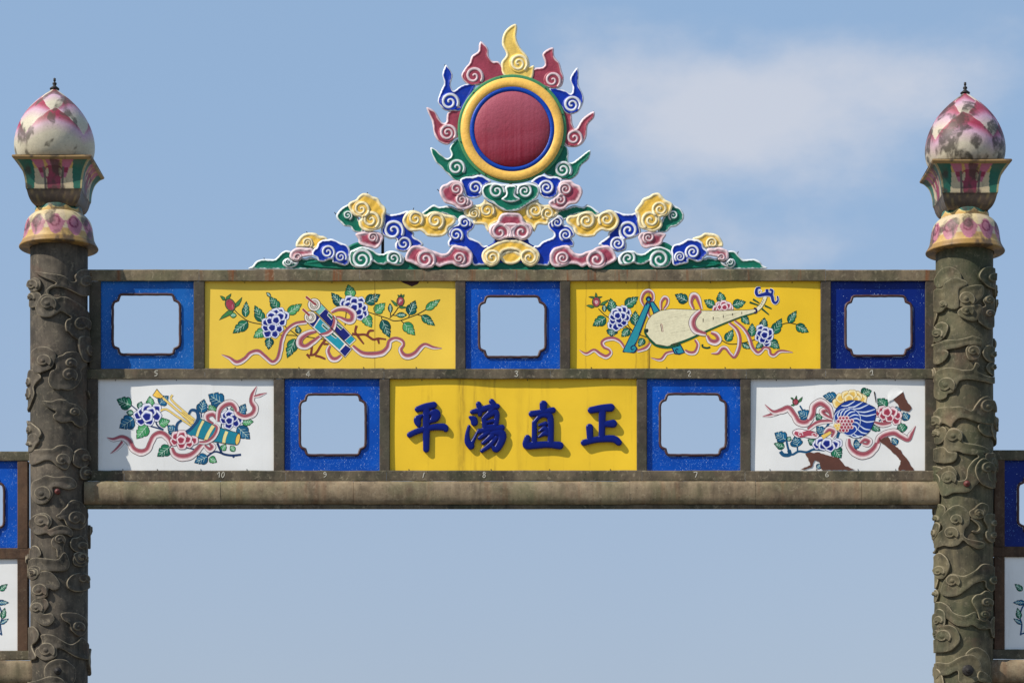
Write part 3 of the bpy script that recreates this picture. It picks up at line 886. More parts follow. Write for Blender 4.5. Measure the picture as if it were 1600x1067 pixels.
    seg([(560, 370), (615, 425), (595, 455), (545, 400)], grn, 0.8); seg([(655, 490), (730, 550), (705, 575), (640, 510)], grn, 0.8)
    q.out(K([(470, 262), (885, 692), (808, 765), (400, 352)]), 0.5, None, 1.3)
    seg([(405, 378), (838, 802), (755, 902), (310, 495)], wht, 1.5)
    seg([(410, 384), (455, 430), (378, 545), (318, 492)], navy, 1.9)
    seg([(458, 436), (752, 738), (688, 815), (386, 548)], teal, 1.9)
    seg([(762, 750), (832, 802), (755, 896), (690, 828)], navy, 1.9)
    seg([(490, 500), (560, 560), (540, 582), (480, 528)], grn, 2.3); seg([(600, 600), (665, 655), (648, 675), (585, 630)], grn, 2.3)
    q.out(K([(405, 378), (838, 802), (755, 902), (310, 495)]), 0.5, None, 2.8)
    for cx, cy, r, a, b in ((388, 275, 76, (290, 180), (410, 278)), (342, 425, 72, (250, 326), (334, 405))):
        e = K([(cx, cy)])[0]
        q.ellipse(e[0], e[1], r / 7.62, r / 7.62, wht, 0, 3.2); q.ellipse(e[0], e[1], r * 0.62 / 7.62, r * 0.66 / 7.62, C(220, 208, 192), 0, 3.6); q.ellipse(e[0], e[1], r * 0.36 / 7.62, r * 0.4 / 7.62, wht, 0, 4.0)
        q.line(K([a, b]), 2.1, wht, 4.3); q.line(K([a, b]), 1.6, C(150, 58, 66), 4.6)
    q.done('painted_scrolls')
    sash(p, A([(248, 853), (330, 888), (412, 940), (500, 900), (560, 840), (640, 820), (705, 865), (790, 935), (850, 905), (880, 815), (900, 700), (945, 600), (1040, 525), (1165, 503)]), [0.8, 5, 8, 7, 7, 7.5, 6.5, 6.5, 7, 7, 6.5, 6, 6, 6], 1, 8)
    sash(p, K([(410, 590), (310, 615), (225, 680), (222, 752), (285, 775), (370, 722), (470, 645)]), [5, 8, 10, 10, 8, 8, 5], 1, 8)
    sash(p, K([(590, 365), (680, 325), (780, 332), (850, 390), (838, 460), (780, 470), (700, 432), (650, 425)]), [4, 7, 9, 10, 9, 8, 5, 4], -1, 8)
    sash(p, K([(575, 760), (550, 830), (590, 912), (650, 925), (712, 880)]), [4, 6, 8, 8, 5], 1, 8)
    sash(p, K([(618, 405), (632, 480), (600, 570), (540, 618), (448, 636)]), [4, 6, 7, 7, 4], -1, 24)
    sash(p, B([(280, 760), (380, 838), (490, 852), (600, 835), (660, 780), (682, 710), (740, 682), (808, 702), (828, 745), (798, 800), (830, 858), (890, 872), (960, 838), (1020, 770), (1070, 748), (1150, 778), (1242, 785)]), [5, 8, 9, 9, 8, 7, 6, 6, 5, 6, 8, 9, 8, 7, 6, 5, 0.8], 1, 8)
    q = Art(p, 1); q.fill(B([(790, 62), (1005, 62), (985, 95), (920, 122), (870, 100), (830, 85)]), C(66, 34, 36)); q.done('bare_patch')
    q = Art(p, 1); q.line(B([(521, 40), (521, 1025)]), 0.35, C(150, 118, 40)); q.done('sheet_seam')
pic_scrolls()

# ---- panel 2: yellow, lute
def pic_lute():
    p = Panel('painted_panel', 891, 1282.5, 439.5, 575.8, M['yellow_lute'], 'yellow panel painted with a pale pear-shaped lute, teal stand and rose sashes', 'painting', 23)
    D, E, K = Zm(890, 430, 6.886), Zm(1080, 430, 6.886), Zm(1040, 440, 7.62)
    for b, t, w, k in (((375, 395), (372, 312), 52, 'k'), ((470, 398), (438, 248), 110, 'd'), ((388, 458), (248, 545), 115, 'd'), ((598, 335), (738, 232), 110, 'd'), ((705, 540), (706, 382), 105, 'd'), ((460, 575), (448, 660), 120, 'k'), ((640, 580), (558, 662), 92, 'd'), ((795, 680), (743, 768), 78, 'd'), ((1268, 280), (1132, 208), 112, 'k')):
        b, t = D([b, t]); leaf(p, b, t, w / 6.886, k, plain=w < 56)
    for b, t, w, k in (((580, 292), (458, 220), 105, 'd'), ((672, 248), (642, 122), 110, 'd'), ((800, 282), (955, 240), 112, 'd'), ((910, 418), (998, 508), 92, 'd'), ((1026, 652), (1030, 494), 100, 'd'), ((723, 710), (802, 570), 104, 'd'), ((915, 740), (1008, 798), 70, 'd'), ((1162, 552), (1176, 428), 98, 'k'), ((1282, 622), (1382, 436), 118, 'd'), ((1155, 728), (1072, 798), 74, 'd'), ((1240, 702), (1358, 798), 112, 'd')):
        b, t = K([b, t]); leaf(p, b, t, w / 7.62, k)
    for b, t, w, k in (((1048, 512), (1132, 382), 84, 'd'), ((1128, 540), (1264, 612), 98, 'd')):
        b, t = E([b, t]); leaf(p, b, t, w / 6.886, k)
    for s in ([(310, 360), (380, 430), (440, 465)], [(610, 500), (640, 555), (672, 592)], [(585, 545), (630, 570), (682, 602)], [(750, 640), (832, 668)]): stem(p, D(s))
    for s in ([(670, 700), (750, 740), (860, 740), (1000, 710), (1090, 680)], [(1280, 622), (1330, 565), (1390, 510), (1470, 492), (1560, 510)]): stem(p, K(s))
    d2 = lambda q: np.array(D([q])[0])
    c = d2((287, 288)); bud(p, c[0], c[1], 5.4, 7, 0, [(d2((265, 345)), d2((178, 326)), 0.4), (d2((330, 325)), d2((422, 263)), 0.3), (d2((278, 244)), d2((203, 234)), 0.3), (d2((285, 246)), d2((282, 186)), 0.45), (d2((292, 244)), d2((352, 231)), 0.3)])
    flower(p, D([(580, 370), (530, 380), (622, 400), (490, 402), (570, 435), (515, 430), (470, 442), (610, 455), (465, 490), (530, 480), (585, 505), (455, 535), (500, 552), (545, 525)]), 6.2, 'blue')
    flower(p, K([(600, 325), (650, 300), (632, 275), (690, 265), (740, 285), (700, 302), (765, 312), (640, 328), (690, 328), (740, 332)]), 5.2, 'rose')
    flower(p, K([(1130, 562), (1185, 580), (1235, 602), (1125, 612), (1180, 632), (1110, 662), (1235, 655), (1200, 692), (1150, 690), (1205, 728)]), 6.2, 'blue')
    teal, navy = C(40, 142, 158), C(18, 34, 84)
    q = Art(p, 10)
    for z, poly in ((D, [(862, 292), (900, 284), (968, 382), (905, 412)]), (D, [(832, 288), (868, 318), (760, 610), (700, 752), (725, 790), (692, 832), (575, 826)]), (D, [(1095, 770), (1190, 745), (1236, 830), (1180, 848), (1130, 842), (1112, 800)])):
        pz = z(poly); q.fill(pz, teal); q.out(pz, 1.0, navy)
    q.line(D([(835, 288), (577, 826)]), 1.6, navy, 0.5)
    q.line(D([(700, 830), (722, 790), (695, 755), (662, 775), (668, 800), (690, 795)]), 0.9, navy, 0.5)
    q.line(D([(1160, 835), (1140, 812), (1150, 795), (1170, 800)]), 0.9, navy, 0.5)
    e = D([(850, 256)])[0]; q.ellipse(e[0], e[1], 4.2, 4.0, navy, 0, 0.6); q.ellipse(e[0], e[1] + 0.8, 2.0, 2.0, teal, 0, 1.0, False)
    q.done('painted_stand')
    q = Art(p, 14)
    body = D([(815, 575), (822, 530), (845, 480), (885, 428), (975, 382), (1100, 362), (1270, 368), (1400, 375)]) + K([(430, 345), (700, 346), (960, 338), (1062, 328), (1082, 350), (1060, 368), (900, 415), (680, 500), (470, 592), (300, 668), (180, 716), (60, 752)]) + D([(1180, 738), (1050, 765), (930, 742), (860, 676), (820, 620)])
    q.fill(body, C(226, 218, 184)); q.out(body, 0.45, C(70, 60, 40))
    q.line(K([(1060, 372), (900, 420), (680, 506), (470, 598), (300, 676), (180, 724), (60, 762)]) + D([(1180, 748), (1050, 776), (925, 752), (852, 680), (812, 620), (812, 575)]), [0.8, 1.2, 1.6, 1.9, 2.0, 1.8, 1.6, 1.2], C(20, 84, 58), 0.6)
    rg = random.Random(4)
    for i in range(46):
        u = rg.uniform(0.03, 0.8); v = rg.uniform(-0.38, 0.38)
        x0 = 1012 + u * 165; hw = 29 * (1 - u) ** 0.75 + 3; y0 = 516 - u * 33 + v * hw * 1.5
        L = rg.uniform(6, 20)
        q.line([(x0, y0), (x0 + L * 0.5, y0 - L * 0.10 + rg.uniform(-.4, .4)), (x0 + L, y0 - L * 0.2)], 0.16, C(176, 168, 140), 0.4)
    for a, b in (((447, 438), (447, 482)), ((567, 418), (567, 456)), ((687, 398), (687, 432)), ((797, 378), (797, 406)), ((907, 360), (907, 388))): q.line(K([a, b]), 0.6, C(50, 36, 28), 0.7)
    q.line(D([(985, 525), (1000, 608)]), 1.5, C(150, 70, 62), 0.7); q.line(D([(985, 530), (1000, 603)]), 0.7, C(235, 225, 200), 0.9); q.line(D([(980, 525), (994, 606)]), 0.4, C(40, 30, 30), 1.1)
    e = D([(830, 598)])[0]; q.ellipse(e[0], e[1], 2.2, 3.0, C(24, 50, 44), 0.3, 0.9)
    for a, b in (((1000, 245), (1115, 285)), ((1040, 210), (1115, 255)), ((1180, 285), (1260, 322)), ((1145, 322), (1228, 392))): q.line(K([a, b]), [1.5, 0.9], C(16, 78, 52), 0.5)
    nk = [(1085, 335), (1130, 295), (1165, 240), (1188, 178)]
    q.line(K(nk), [3.4, 3.0, 3.2], C(50, 46, 40), 1.0); q.line(K(nk), [2.9, 2.5, 2.7], C(232, 224, 190), 1.3)
    for x, y in ((1125, 295), (1142, 270), (1155, 245), (1165, 222)): e = K([(x, y)])[0]; q.ellipse(e[0], e[1], 0.8, 0.8, C(30, 30, 30), 0, 1.6, False)
    q.line(K([(1050, 318), (1078, 330), (1080, 362), (1055, 372)]), 1.5, C(28, 26, 80), 1.4)
    bl = C(22, 42, 130)
    for s, w in (([(1130, 76), (1090, 82), (1080, 130), (1100, 165), (1150, 158), (1210, 148), (1262, 168), (1280, 232), (1308, 255), (1338, 222), (1330, 172)], [1.5, 1.9, 2.6, 2.2, 2.6, 3.2, 2.6, 2.2, 2.0, 1.4, 1.0]), ([(1208, 90), (1208, 160)], 2.4), ([(1240, 95), (1272, 110), (1262, 160)], 1.8)):
        q.line(K(s), np.array(w) + 0.8, C(222, 226, 236), 1.8); q.line(K(s), w, bl, 2.2)
    q.line(K([(1110, 120), (1120, 98), (1142, 110), (1132, 128)]), 0.7, C(225, 228, 236), 2.6)
    q.done('painted_lute')
    q = Art(p, 6); q.line(K([(440, 745), (440, 775), (490, 790), (532, 780)]), 1.4, C(18, 66, 50)); q.done('painted_stem')
    sash(p, D([(800, 330), (772, 262), (800, 190), (850, 168), (892, 200), (898, 260), (872, 292)]), [3, 4.6, 5.4, 5.4, 5, 4.4, 3], -1, 9)
    sash(p, D([(838, 385), (848, 420), (868, 458)]), [3.5, 4, 4], 1, 7)
    sash(p, D([(985, 372), (985, 290), (1020, 242), (1055, 262), (1048, 312), (1012, 368)]), [3, 4.4, 5.6, 5, 4.4, 3], -1, 9)
    sash(p, K([(335, 326), (302, 245), (325, 172), (372, 180), (402, 250), (428, 332)]), [4, 6, 9, 8, 6, 3], -1, 9)
    sash(p, K([(418, 345), (338, 430), (322, 515), (370, 588), (482, 624)]), [5, 9, 10, 9, 5], 1, 26)
    sash(p, K([(492, 640), (530, 705), (592, 722), (634, 685), (600, 630), (540, 605)]), [4, 8, 9, 8, 7, 4], 1, 9)
    sash(p, K([(350, 690), (384, 755), (352, 838), (285, 848), (230, 818)]), [4, 5, 6, 6, 4], -1, 9)
    sash(p, D([(104, 804), (180, 845), (262, 806), (330, 850), (392, 876), (442, 840), (425, 798), (370, 770), (350, 725), (392, 690), (470, 680), (540, 712), (588, 778)]), [0.8, 5, 5, 6, 6.5, 5, 4, 5, 5.5, 6, 6, 5, 4], 1, 8)
    sash(p, D([(868, 730), (820, 785), (728, 815)]), [4, 6, 4], -1, 8)
    sash(p, D([(876, 888), (980, 908), (1042, 842), (1120, 822)]), [0.8, 5, 5, 4], 1, 8)
    sash(p, K([(755, 490), (845, 570), (882, 680), (868, 800), (820, 892), (772, 862), (720, 795), (670, 792), (620, 850), (540, 856)]), [4, 5.5, 6, 6, 5.5, 4.5, 5, 5.5, 5, 0.8], 1, 8)
    sash(p, K([(820, 468), (920, 550), (990, 655), (1032, 780), (1092, 848), (1140, 828), (1176, 788), (1230, 802), (1246, 860), (1292, 878), (1350, 832), (1420, 828), (1515, 842)]), [4, 5, 5.5, 6, 6, 5, 5, 5, 5, 5.5, 5, 4, 0.8], 1, 8)
    q = Art(p, 1); q.line(D([(855, 60), (858, 1020)]), 0.4, C(120, 92, 40)); q.done('sheet_seam')
pic_lute()

# ---- panel 10: white, brush tube
def pic_tube():
    p = Panel('painted_panel', 152.5, 427.5, 592, 735, M['white'], 'white panel painted with a teal horn-shaped tube of gold sticks and rose sashes', 'painting', 31)
    G = Zm(150, 585, 5.517); f = 5.517
    for b, t, w, k in (((305, 268), (178, 215), 115, 'd'), ((368, 298), (392, 233), 55, 'd'), ((325, 332), (262, 326), 52, 'd'), ((325, 380), (202, 462), 130, 't'), ((440, 440), (350, 554), 110, 'l'), ((470, 275), (463, 186), 72, 'l'), ((545, 255), (624, 184), 95, 't'), ((545, 428), (637, 395), 84, 'l'), ((690, 505), (617, 438), 90, 't'),
                       ((905, 330), (932, 212), 98, 't'), ((1022, 328), (972, 264), 80, 'l'), ((1095, 252), (968, 172), 140, 't'), ((1158, 295), (1202, 288), 40, 'd'), ((1232, 352), (1288, 252), 90, 't'), ((1258, 410), (1358, 405), 76, 'l'), ((1222, 452), (1328, 556), 115, 't'), ((640, 620), (528, 706), 105, 'd'), ((962, 706), (848, 760), 98, 't'), ((978, 718), (1042, 756), 64, 'l'), ((1086, 654), (1118, 598), 56, 'l'), ((1196, 662), (1158, 614), 52, 'l')):
        b, t = G([b, t]); leaf(p, b, t, w / f, k, plain=w < 56)
    navy = C(24, 52, 96)
    for s, w in (([(300, 262), (362, 312)], 0.9), ([(512, 390), (530, 440), (582, 476)], 1.2), ([(470, 445), (582, 476)], 1.2), ([(640, 615), (702, 605)], 0.8), ([(780, 630), (850, 645)], 1.0), ([(1045, 590), (1072, 650), (1092, 682), (1170, 697), (1250, 690)], 1.8), ([(1092, 682), (1022, 664), (950, 712)], 1.4), ([(905, 330), (912, 372)], 0.9), ([(1078, 462), (1085, 420), (1125, 440)], 1.0), ([(1128, 285), (1146, 332)], 1.1), ([(1220, 445), (1235, 470)], 0.9), ([(1178, 692), (1188, 716)], 1.6)): stem(p, G(s), w, navy)
    flower(p, G([(440, 295), (400, 322), (522, 295), (475, 320), (365, 350), (440, 358), (515, 356), (388, 396), (456, 396)]), 8.0, 'blue')
    flower(p, G([(1115, 350), (1152, 345), (1105, 390), (1150, 395), (1190, 370), (1232, 388), (1142, 432), (1205, 418)]), 6.8, 'blue')
    flower(p, G([(690, 530), (740, 522), (680, 572), (735, 562), (790, 556), (842, 566), (740, 602), (802, 592)]), 7.0, 'rose', 18)
    teal = C(28, 128, 150); gold = C(238, 206, 118)
    q = Art(p, 9)
    pts = [(525, 125), (488, 180), (520, 200), (560, 206), (582, 190), (545, 152)]
    for s, w in (([(575, 200), (700, 310), (842, 422)], 1.5), ([(660, 176), (648, 214), (740, 302), (852, 392)], 1.3), ([(556, 312), (606, 300), (700, 362), (822, 442)], 1.3), ([(740, 318), (840, 405)], 1.2), ([(742, 352), (825, 425)], 1.0)):
        q.line(G(s), w + 0.4, C(50, 40, 36), 0.2); q.line(G(s), w, gold, 0.6)
    q.fill(G(pts), C(244, 196, 84), 1.0); q.out(G(pts), 0.5, None, 1.3)
    q.done('painted_stick')
    q = Art(p, 13)
    body = G([(885, 372), (935, 396), (1060, 455), (1238, 508), (1208, 606), (1000, 576), (860, 542), (765, 508), (820, 465)])
    q.fill(body, teal); q.out(body, 0.5)
    q.line(G([(798, 345), (822, 306), (868, 318), (882, 378), (850, 432), (800, 482), (742, 505), (694, 482), (700, 425), (738, 392)]), [1.6, 2.0, 2.6, 3.0, 2.4, 2.6, 2.8, 2.4, 2.0, 1.6], C(28, 74, 116), 0.6)
    for a, b, w in (((926, 398), (866, 540), 1.9), ((1012, 440), (942, 572), 2.6), ((1128, 490), (1100, 596), 2.4)):
        q.line(G([a, ((a[0] + b[0]) / 2 - 6, (a[1] + b[1]) / 2), b]), w + 0.4, C(60, 50, 40), 0.8); q.line(G([a, ((a[0] + b[0]) / 2 - 6, (a[1] + b[1]) / 2), b]), w, C(236, 220, 150), 1.1)
    e = G([(1222, 557)])[0]; q.ellipse(e[0], e[1], 3.4, 8.8, C(238, 196, 96), 0.22, 1.2)
    q.done('painted_tube')
    sash(p, G([(93, 543), (150, 560), (222, 542), (282, 572), (322, 640), (382, 668), (440, 650), (470, 590), (502, 530), (560, 508), (618, 545), (650, 612)]), [0.8, 6, 8, 9, 9, 10, 9, 9, 9, 10, 9, 6], 1, 8)
    sash(p, G([(650, 630), (680, 690), (750, 712), (830, 690), (900, 620), (925, 590)]), [6, 9, 11, 10, 9, 6], 1, 7)
    sash(p, G([(124, 682), (180, 640), (232, 580)]), [0.8, 5, 6], 1, 7)
    sash(p, G([(890, 585), (960, 578), (1020, 530), (1048, 460), (1020, 428)]), [4, 6, 7, 6, 4], 1, 24)
    sash(p, G([(1010, 425), (962, 395), (958, 352), (1010, 338), (1042, 378)]), [4, 7, 9, 9, 6], -1, 8)
    sash(p, G([(1050, 405), (1062, 310), (1110, 258), (1170, 248), (1206, 290), (1212, 320)]), [5, 8, 9, 9, 8, 6], -1, 12)
    sash(p, G([(1204, 290), (1222, 340), (1282, 365), (1348, 342), (1372, 290), (1342, 232), (1352, 170), (1386, 102)]), [6, 8, 8, 9, 9, 8, 7, 0.8], 1, 10)
    sash(p, G([(1362, 190), (1410, 178), (1472, 158)]), [3, 5, 0.8], 1, 11)
    sash(p, G([(935, 612), (980, 648), (1008, 622), (980, 592)]), [4, 8, 8, 5], 1, 8)
pic_tube()

# ---- panel 6: white, striped blue pod, with bare rusty patches
def pic_pod():
    p = Panel('painted_panel', 1173, 1446, 592, 735, M['white'], 'white panel with flaking brown rust patches, painted with a striped blue pod', 'painting', 47, 0.0048)
    H = Zm(1170, 585, 5.517); f = 5.517
    for b, t, w, k in (((762, 200), (638, 186), 90, 't'), ((968, 172), (1058, 138), 92, 'd'), ((1188, 282), (1108, 208), 105, 'd'), ((522, 372), (422, 318), 105, 't'), ((622, 386), (580, 338), 66, 'd'), ((652, 518), (582, 448), 92, 't'), ((1292, 332), (1268, 275), 64, 't'), ((1372, 392), (1328, 325), 76, 't'), ((1332, 495), (1298, 414), 98, 'd'), ((1068, 436), (1132, 486), 76, 'd'), ((902, 602), (968, 600), 84, 't'), ((1278, 604), (1232, 545), 64, 't'), ((322, 564), (222, 504), 108, 't'), ((335, 572), (358, 535), 44, 'd'), ((420, 622), (396, 532), 108, 't'), ((306, 626), (216, 594), 64, 'd'), ((566, 592), (508, 560), 64, 'd'), ((732, 636), (798, 718), 108, 'd'), ((588, 812), (622, 768), 50, 't')):
        b, t = H([b, t]); leaf(p, b, t, w / f, k, plain=w < 56)
    nv = C(24, 80, 118)
    for s, w in (([(440, 268), (466, 312)], 1.3), ([(322, 556), (340, 640), (370, 690), (430, 662), (500, 668), (560, 645), (650, 652)], 1.7), ([(418, 600), (420, 662)], 1.2), ([(272, 662), (300, 692), (352, 690), (345, 650)], 3.0), ([(658, 475), (690, 420)], 1.7), ([(782, 488), (756, 562)], 2.0), ([(560, 640), (575, 610)], 1.0), ([(1120, 400), (1150, 385)], 1.2)): stem(p, H(s), w, nv)
    h2 = lambda q: np.array(H([q])[0])
    c = h2((403, 236)); bud(p, c[0], c[1], 4, 4.2, 0, [(h2((385, 215)), h2((360, 200)), 0.6), (h2((405, 215)), h2((410, 182)), 0.5), (h2((430, 240)), h2((462, 192)), 0.4), (h2((395, 262)), h2((362, 266)), 0.5)])
    flower(p, H([(592, 602), (640, 612), (672, 590), (742, 602), (700, 622), (620, 580), (765, 590)]), 7.6, 'blue')
    flower(p, H([(792, 202), (840, 180), (892, 170), (932, 190), (972, 212), (770, 244), (862, 208), (915, 215)]), 7.6, 'gold')
    flower(p, H([(1120, 330), (1160, 352), (1190, 320), (1240, 322), (1282, 350), (1212, 372), (1272, 392), (1182, 392), (1150, 306)]), 7.0, 'rose')
    q = Art(p, 12)
    pod = [tuple(v) for v in cat_closed(H([(735, 345), (775, 272), (860, 225), (960, 230), (1040, 262), (1094, 298), (1088, 385), (1035, 495), (940, 548), (850, 522), (800, 470), (748, 420)]), 5)]
    q.fill(pod, C(22, 56, 140)); q.out(pod, 0.5, C(20, 30, 70))
    wl = C(214, 226, 240)
    ia = cat_open(np.array([(790, 268), (872, 285), (938, 318), (966, 380), (952, 450), (905, 512), (850, 522)], float), 6)
    oa = cat_open(np.array([(905, 226), (1000, 240), (1090, 298), (1088, 385), (1040, 490), (985, 530), (930, 546)], float), 6)
    for i in range(10):
        t = (i + 0.4) / 10.0
        a = ia[int(t * (len(ia) - 1))]; b = oa[int(t * (len(oa) - 1))]
        m1 = a * 0.62 + b * 0.38 + np.array([0, 16 - 6 * t]); m2 = a * 0.25 + b * 0.75 + np.array([-4, 12 - 8 * t])
        q.line(H([tuple(a), tuple(m1), tuple(m2), tuple(b)]), [0.5, 1.0, 0.9, 0.4], wl, 0.5)
    inner = [tuple(v) for v in cat_closed(H([(738, 360), (790, 305), (870, 292), (935, 320), (962, 375), (950, 450), (900, 510), (840, 520), (770, 450)]), 5)]
    q.fill(inner, C(26, 62, 150), 1.0); q.out(inner, 0.5, wl, 1.4)
    for i in range(8):
        a0 = -2.6 + i * 0.42
        q.line(H([(825 + 58 * math.cos(a0), 415 + 55 * math.sin(a0)), (838 + 95 * math.cos(a0 + 0.16), 408 + 88 * math.sin(a0 + 0.16)), (848 + 114 * math.cos(a0 + 0.42), 406 + 110 * math.sin(a0 + 0.42))]), [0.4, 1.0, 0.5], wl, 1.4)
    q.done('painted_pod')
    flower(p, H([(760 + 28 * i + (j % 2) * 14, 375 + 26 * j) for j in range(5) for i in range(5) if (i - 2.2 + (j % 2) * .5) ** 2 + (j - 2.0) ** 2 < 6.4]), 3.4, 'rose', 20)
    flower(p, H([(750, 440), (775, 436), (765, 462)]), 3.2, 'gold', 26)
    sash(p, H([(137, 257), (208, 322), (280, 312), (342, 292), (392, 352), (432, 410), (500, 415), (540, 365)]), [0.8, 6, 9, 10, 9, 10, 10, 8], 1, 8)
    sash(p, H([(520, 390), (548, 340), (562, 272), (622, 242), (690, 292), (716, 372)]), [7, 10, 10, 11, 9, 5], -1, 10)
    sash(p, H([(118, 362), (190, 348), (268, 322)]), [0.8, 6, 6], 1, 7)
    sash(p, H([(724, 386), (655, 350), (632, 318), (668, 306), (712, 340)]), [3, 7, 8, 7, 4], -1, 8)
    sash(p, H([(508, 474), (600, 412), (722, 402)]), [5, 7, 5], 1, 7)
    sash(p, H([(652, 508), (690, 472), (738, 490), (716, 540)]), [5, 8, 8, 5], -1, 7)
    q = Art(p, 9); cl = [tuple(v) for v in cat_closed(H([(378, 490), (430, 466), (500, 482), (560, 492), (604, 520), (590, 548), (540, 552), (480, 540), (420, 544), (385, 520)]), 5)]
    q.fill(cl, C(236, 222, 224)); q.out(cl); q.line(H([(395, 500), (450, 520), (520, 505), (590, 525)]), [2.4, 4.0, 4.2, 2.0], C(172, 74, 92), 0.6)
    for cx, cy in ((445, 515), (560, 520)): q.line(H([(cx + 22, cy + 8), (cx + 12, cy - 14), (cx - 14, cy - 10), (cx - 10, cy + 10), (cx + 4, cy + 4)]), 0.5, C(236, 222, 224), 1.0)
    q.done('painted_cloud')
    q = Art(p, 10); q.line(H([(632, 542), (708, 496)]), [3.6, 2.6, 2.2], C(120, 90, 40)); q.line(H([(634, 540), (706, 497)]), [3.1, 2.1, 1.8], C(238, 200, 100), 0.5); q.done('painted_stick')
    sash(p, H([(1078, 412), (1150, 432), (1226, 420)]), [4, 8, 5], 1, 7)
    sash(p, H([(860, 552), (868, 622), (930, 682), (1010, 692), (1082, 640), (1122, 560)]), [5, 9, 11, 11, 10, 7], 1, 8)
    sash(p, H([(1106, 590), (1128, 545), (1172, 515), (1252, 498), (1312, 530), (1372, 556), (1402, 508), (1438, 442)]), [7, 9, 9, 10, 9, 9, 7, 0.8], -1, 10)
    sash(p, H([(958, 588), (998, 556), (1040, 572), (1022, 602), (980, 596)]), [4, 8, 8, 7, 4], -1, 9)
    rs = np.random.RandomState(6)
    for poly in ([(486, 682), (530, 668), (560, 676), (590, 668), (680, 695), (780, 720), (822, 780), (922, 822), (630, 822), (605, 750), (570, 736), (542, 800), (500, 812), (440, 822), (530, 780), (512, 722)],
                 [(1122, 540), (1135, 560), (1200, 535), (1232, 592), (1312, 652), (1322, 680), (1362, 722), (1424, 824), (1288, 824), (1312, 742), (1212, 640), (1150, 592), (1130, 578)],
                 [(1245, 212), (1330, 150), (1348, 205), (1405, 290), (1382, 318), (1312, 306), (1285, 255)]):
        pp = []
        for i in range(len(poly)):
            a, b = np.array(poly[i], float), np.array(poly[(i + 1) % len(poly)], float)
            m = max(1, int(np.linalg.norm(b - a) / 16))
            for k in range(m): pp.append(tuple(a + (b - a) * k / m + (rs.uniform(-4, 4, 2) if k else 0)))
        q = Art(p, 30); q.fill([(x, min(y, 740)) for x, y in H(pp)], C(92, 52, 40))
        o = q.done('bare_rust_patch'); o.data.materials[0] = M['rust']
    q = Art(p, 30); q.line(H([(1082, 148), (1090, 200), (1096, 242)]), [1.0, 0.7, 0.4], C(40, 30, 28)); q.done('scratch')
    # curled flap of enamel above the torn patch
    U = np.linspace(0, 1, 8)
    top = np.array(H([(1195, 165), (1225, 130), (1275, 112), (1330, 140)])); bot = np.array(H([(1200, 240), (1222, 225), (1245, 214), (1326, 152)]))
    a, b = cat_open(top, 4), cat_open(bot, 4); V = []; F = []
    for j in range(7):
        t = j / 6.0; q2 = a * (1 - t) + b * t
        V.append(Pn(q2, Y_PANEL - p.wave(q2) - 0.001 - 0.005 * np.sin(math.pi * 0.5 * t) ** 2))
    n = len(a); V = np.concatenate(V)
    F = [[j * n + i, (j + 1) * n + i, (j + 1) * n + i + 1, j * n + i + 1] for j in range(6) for i in range(n - 1)]
    obj('peeling_flap', V, F, M['white'], p.root, smooth=True)
pic_pod()

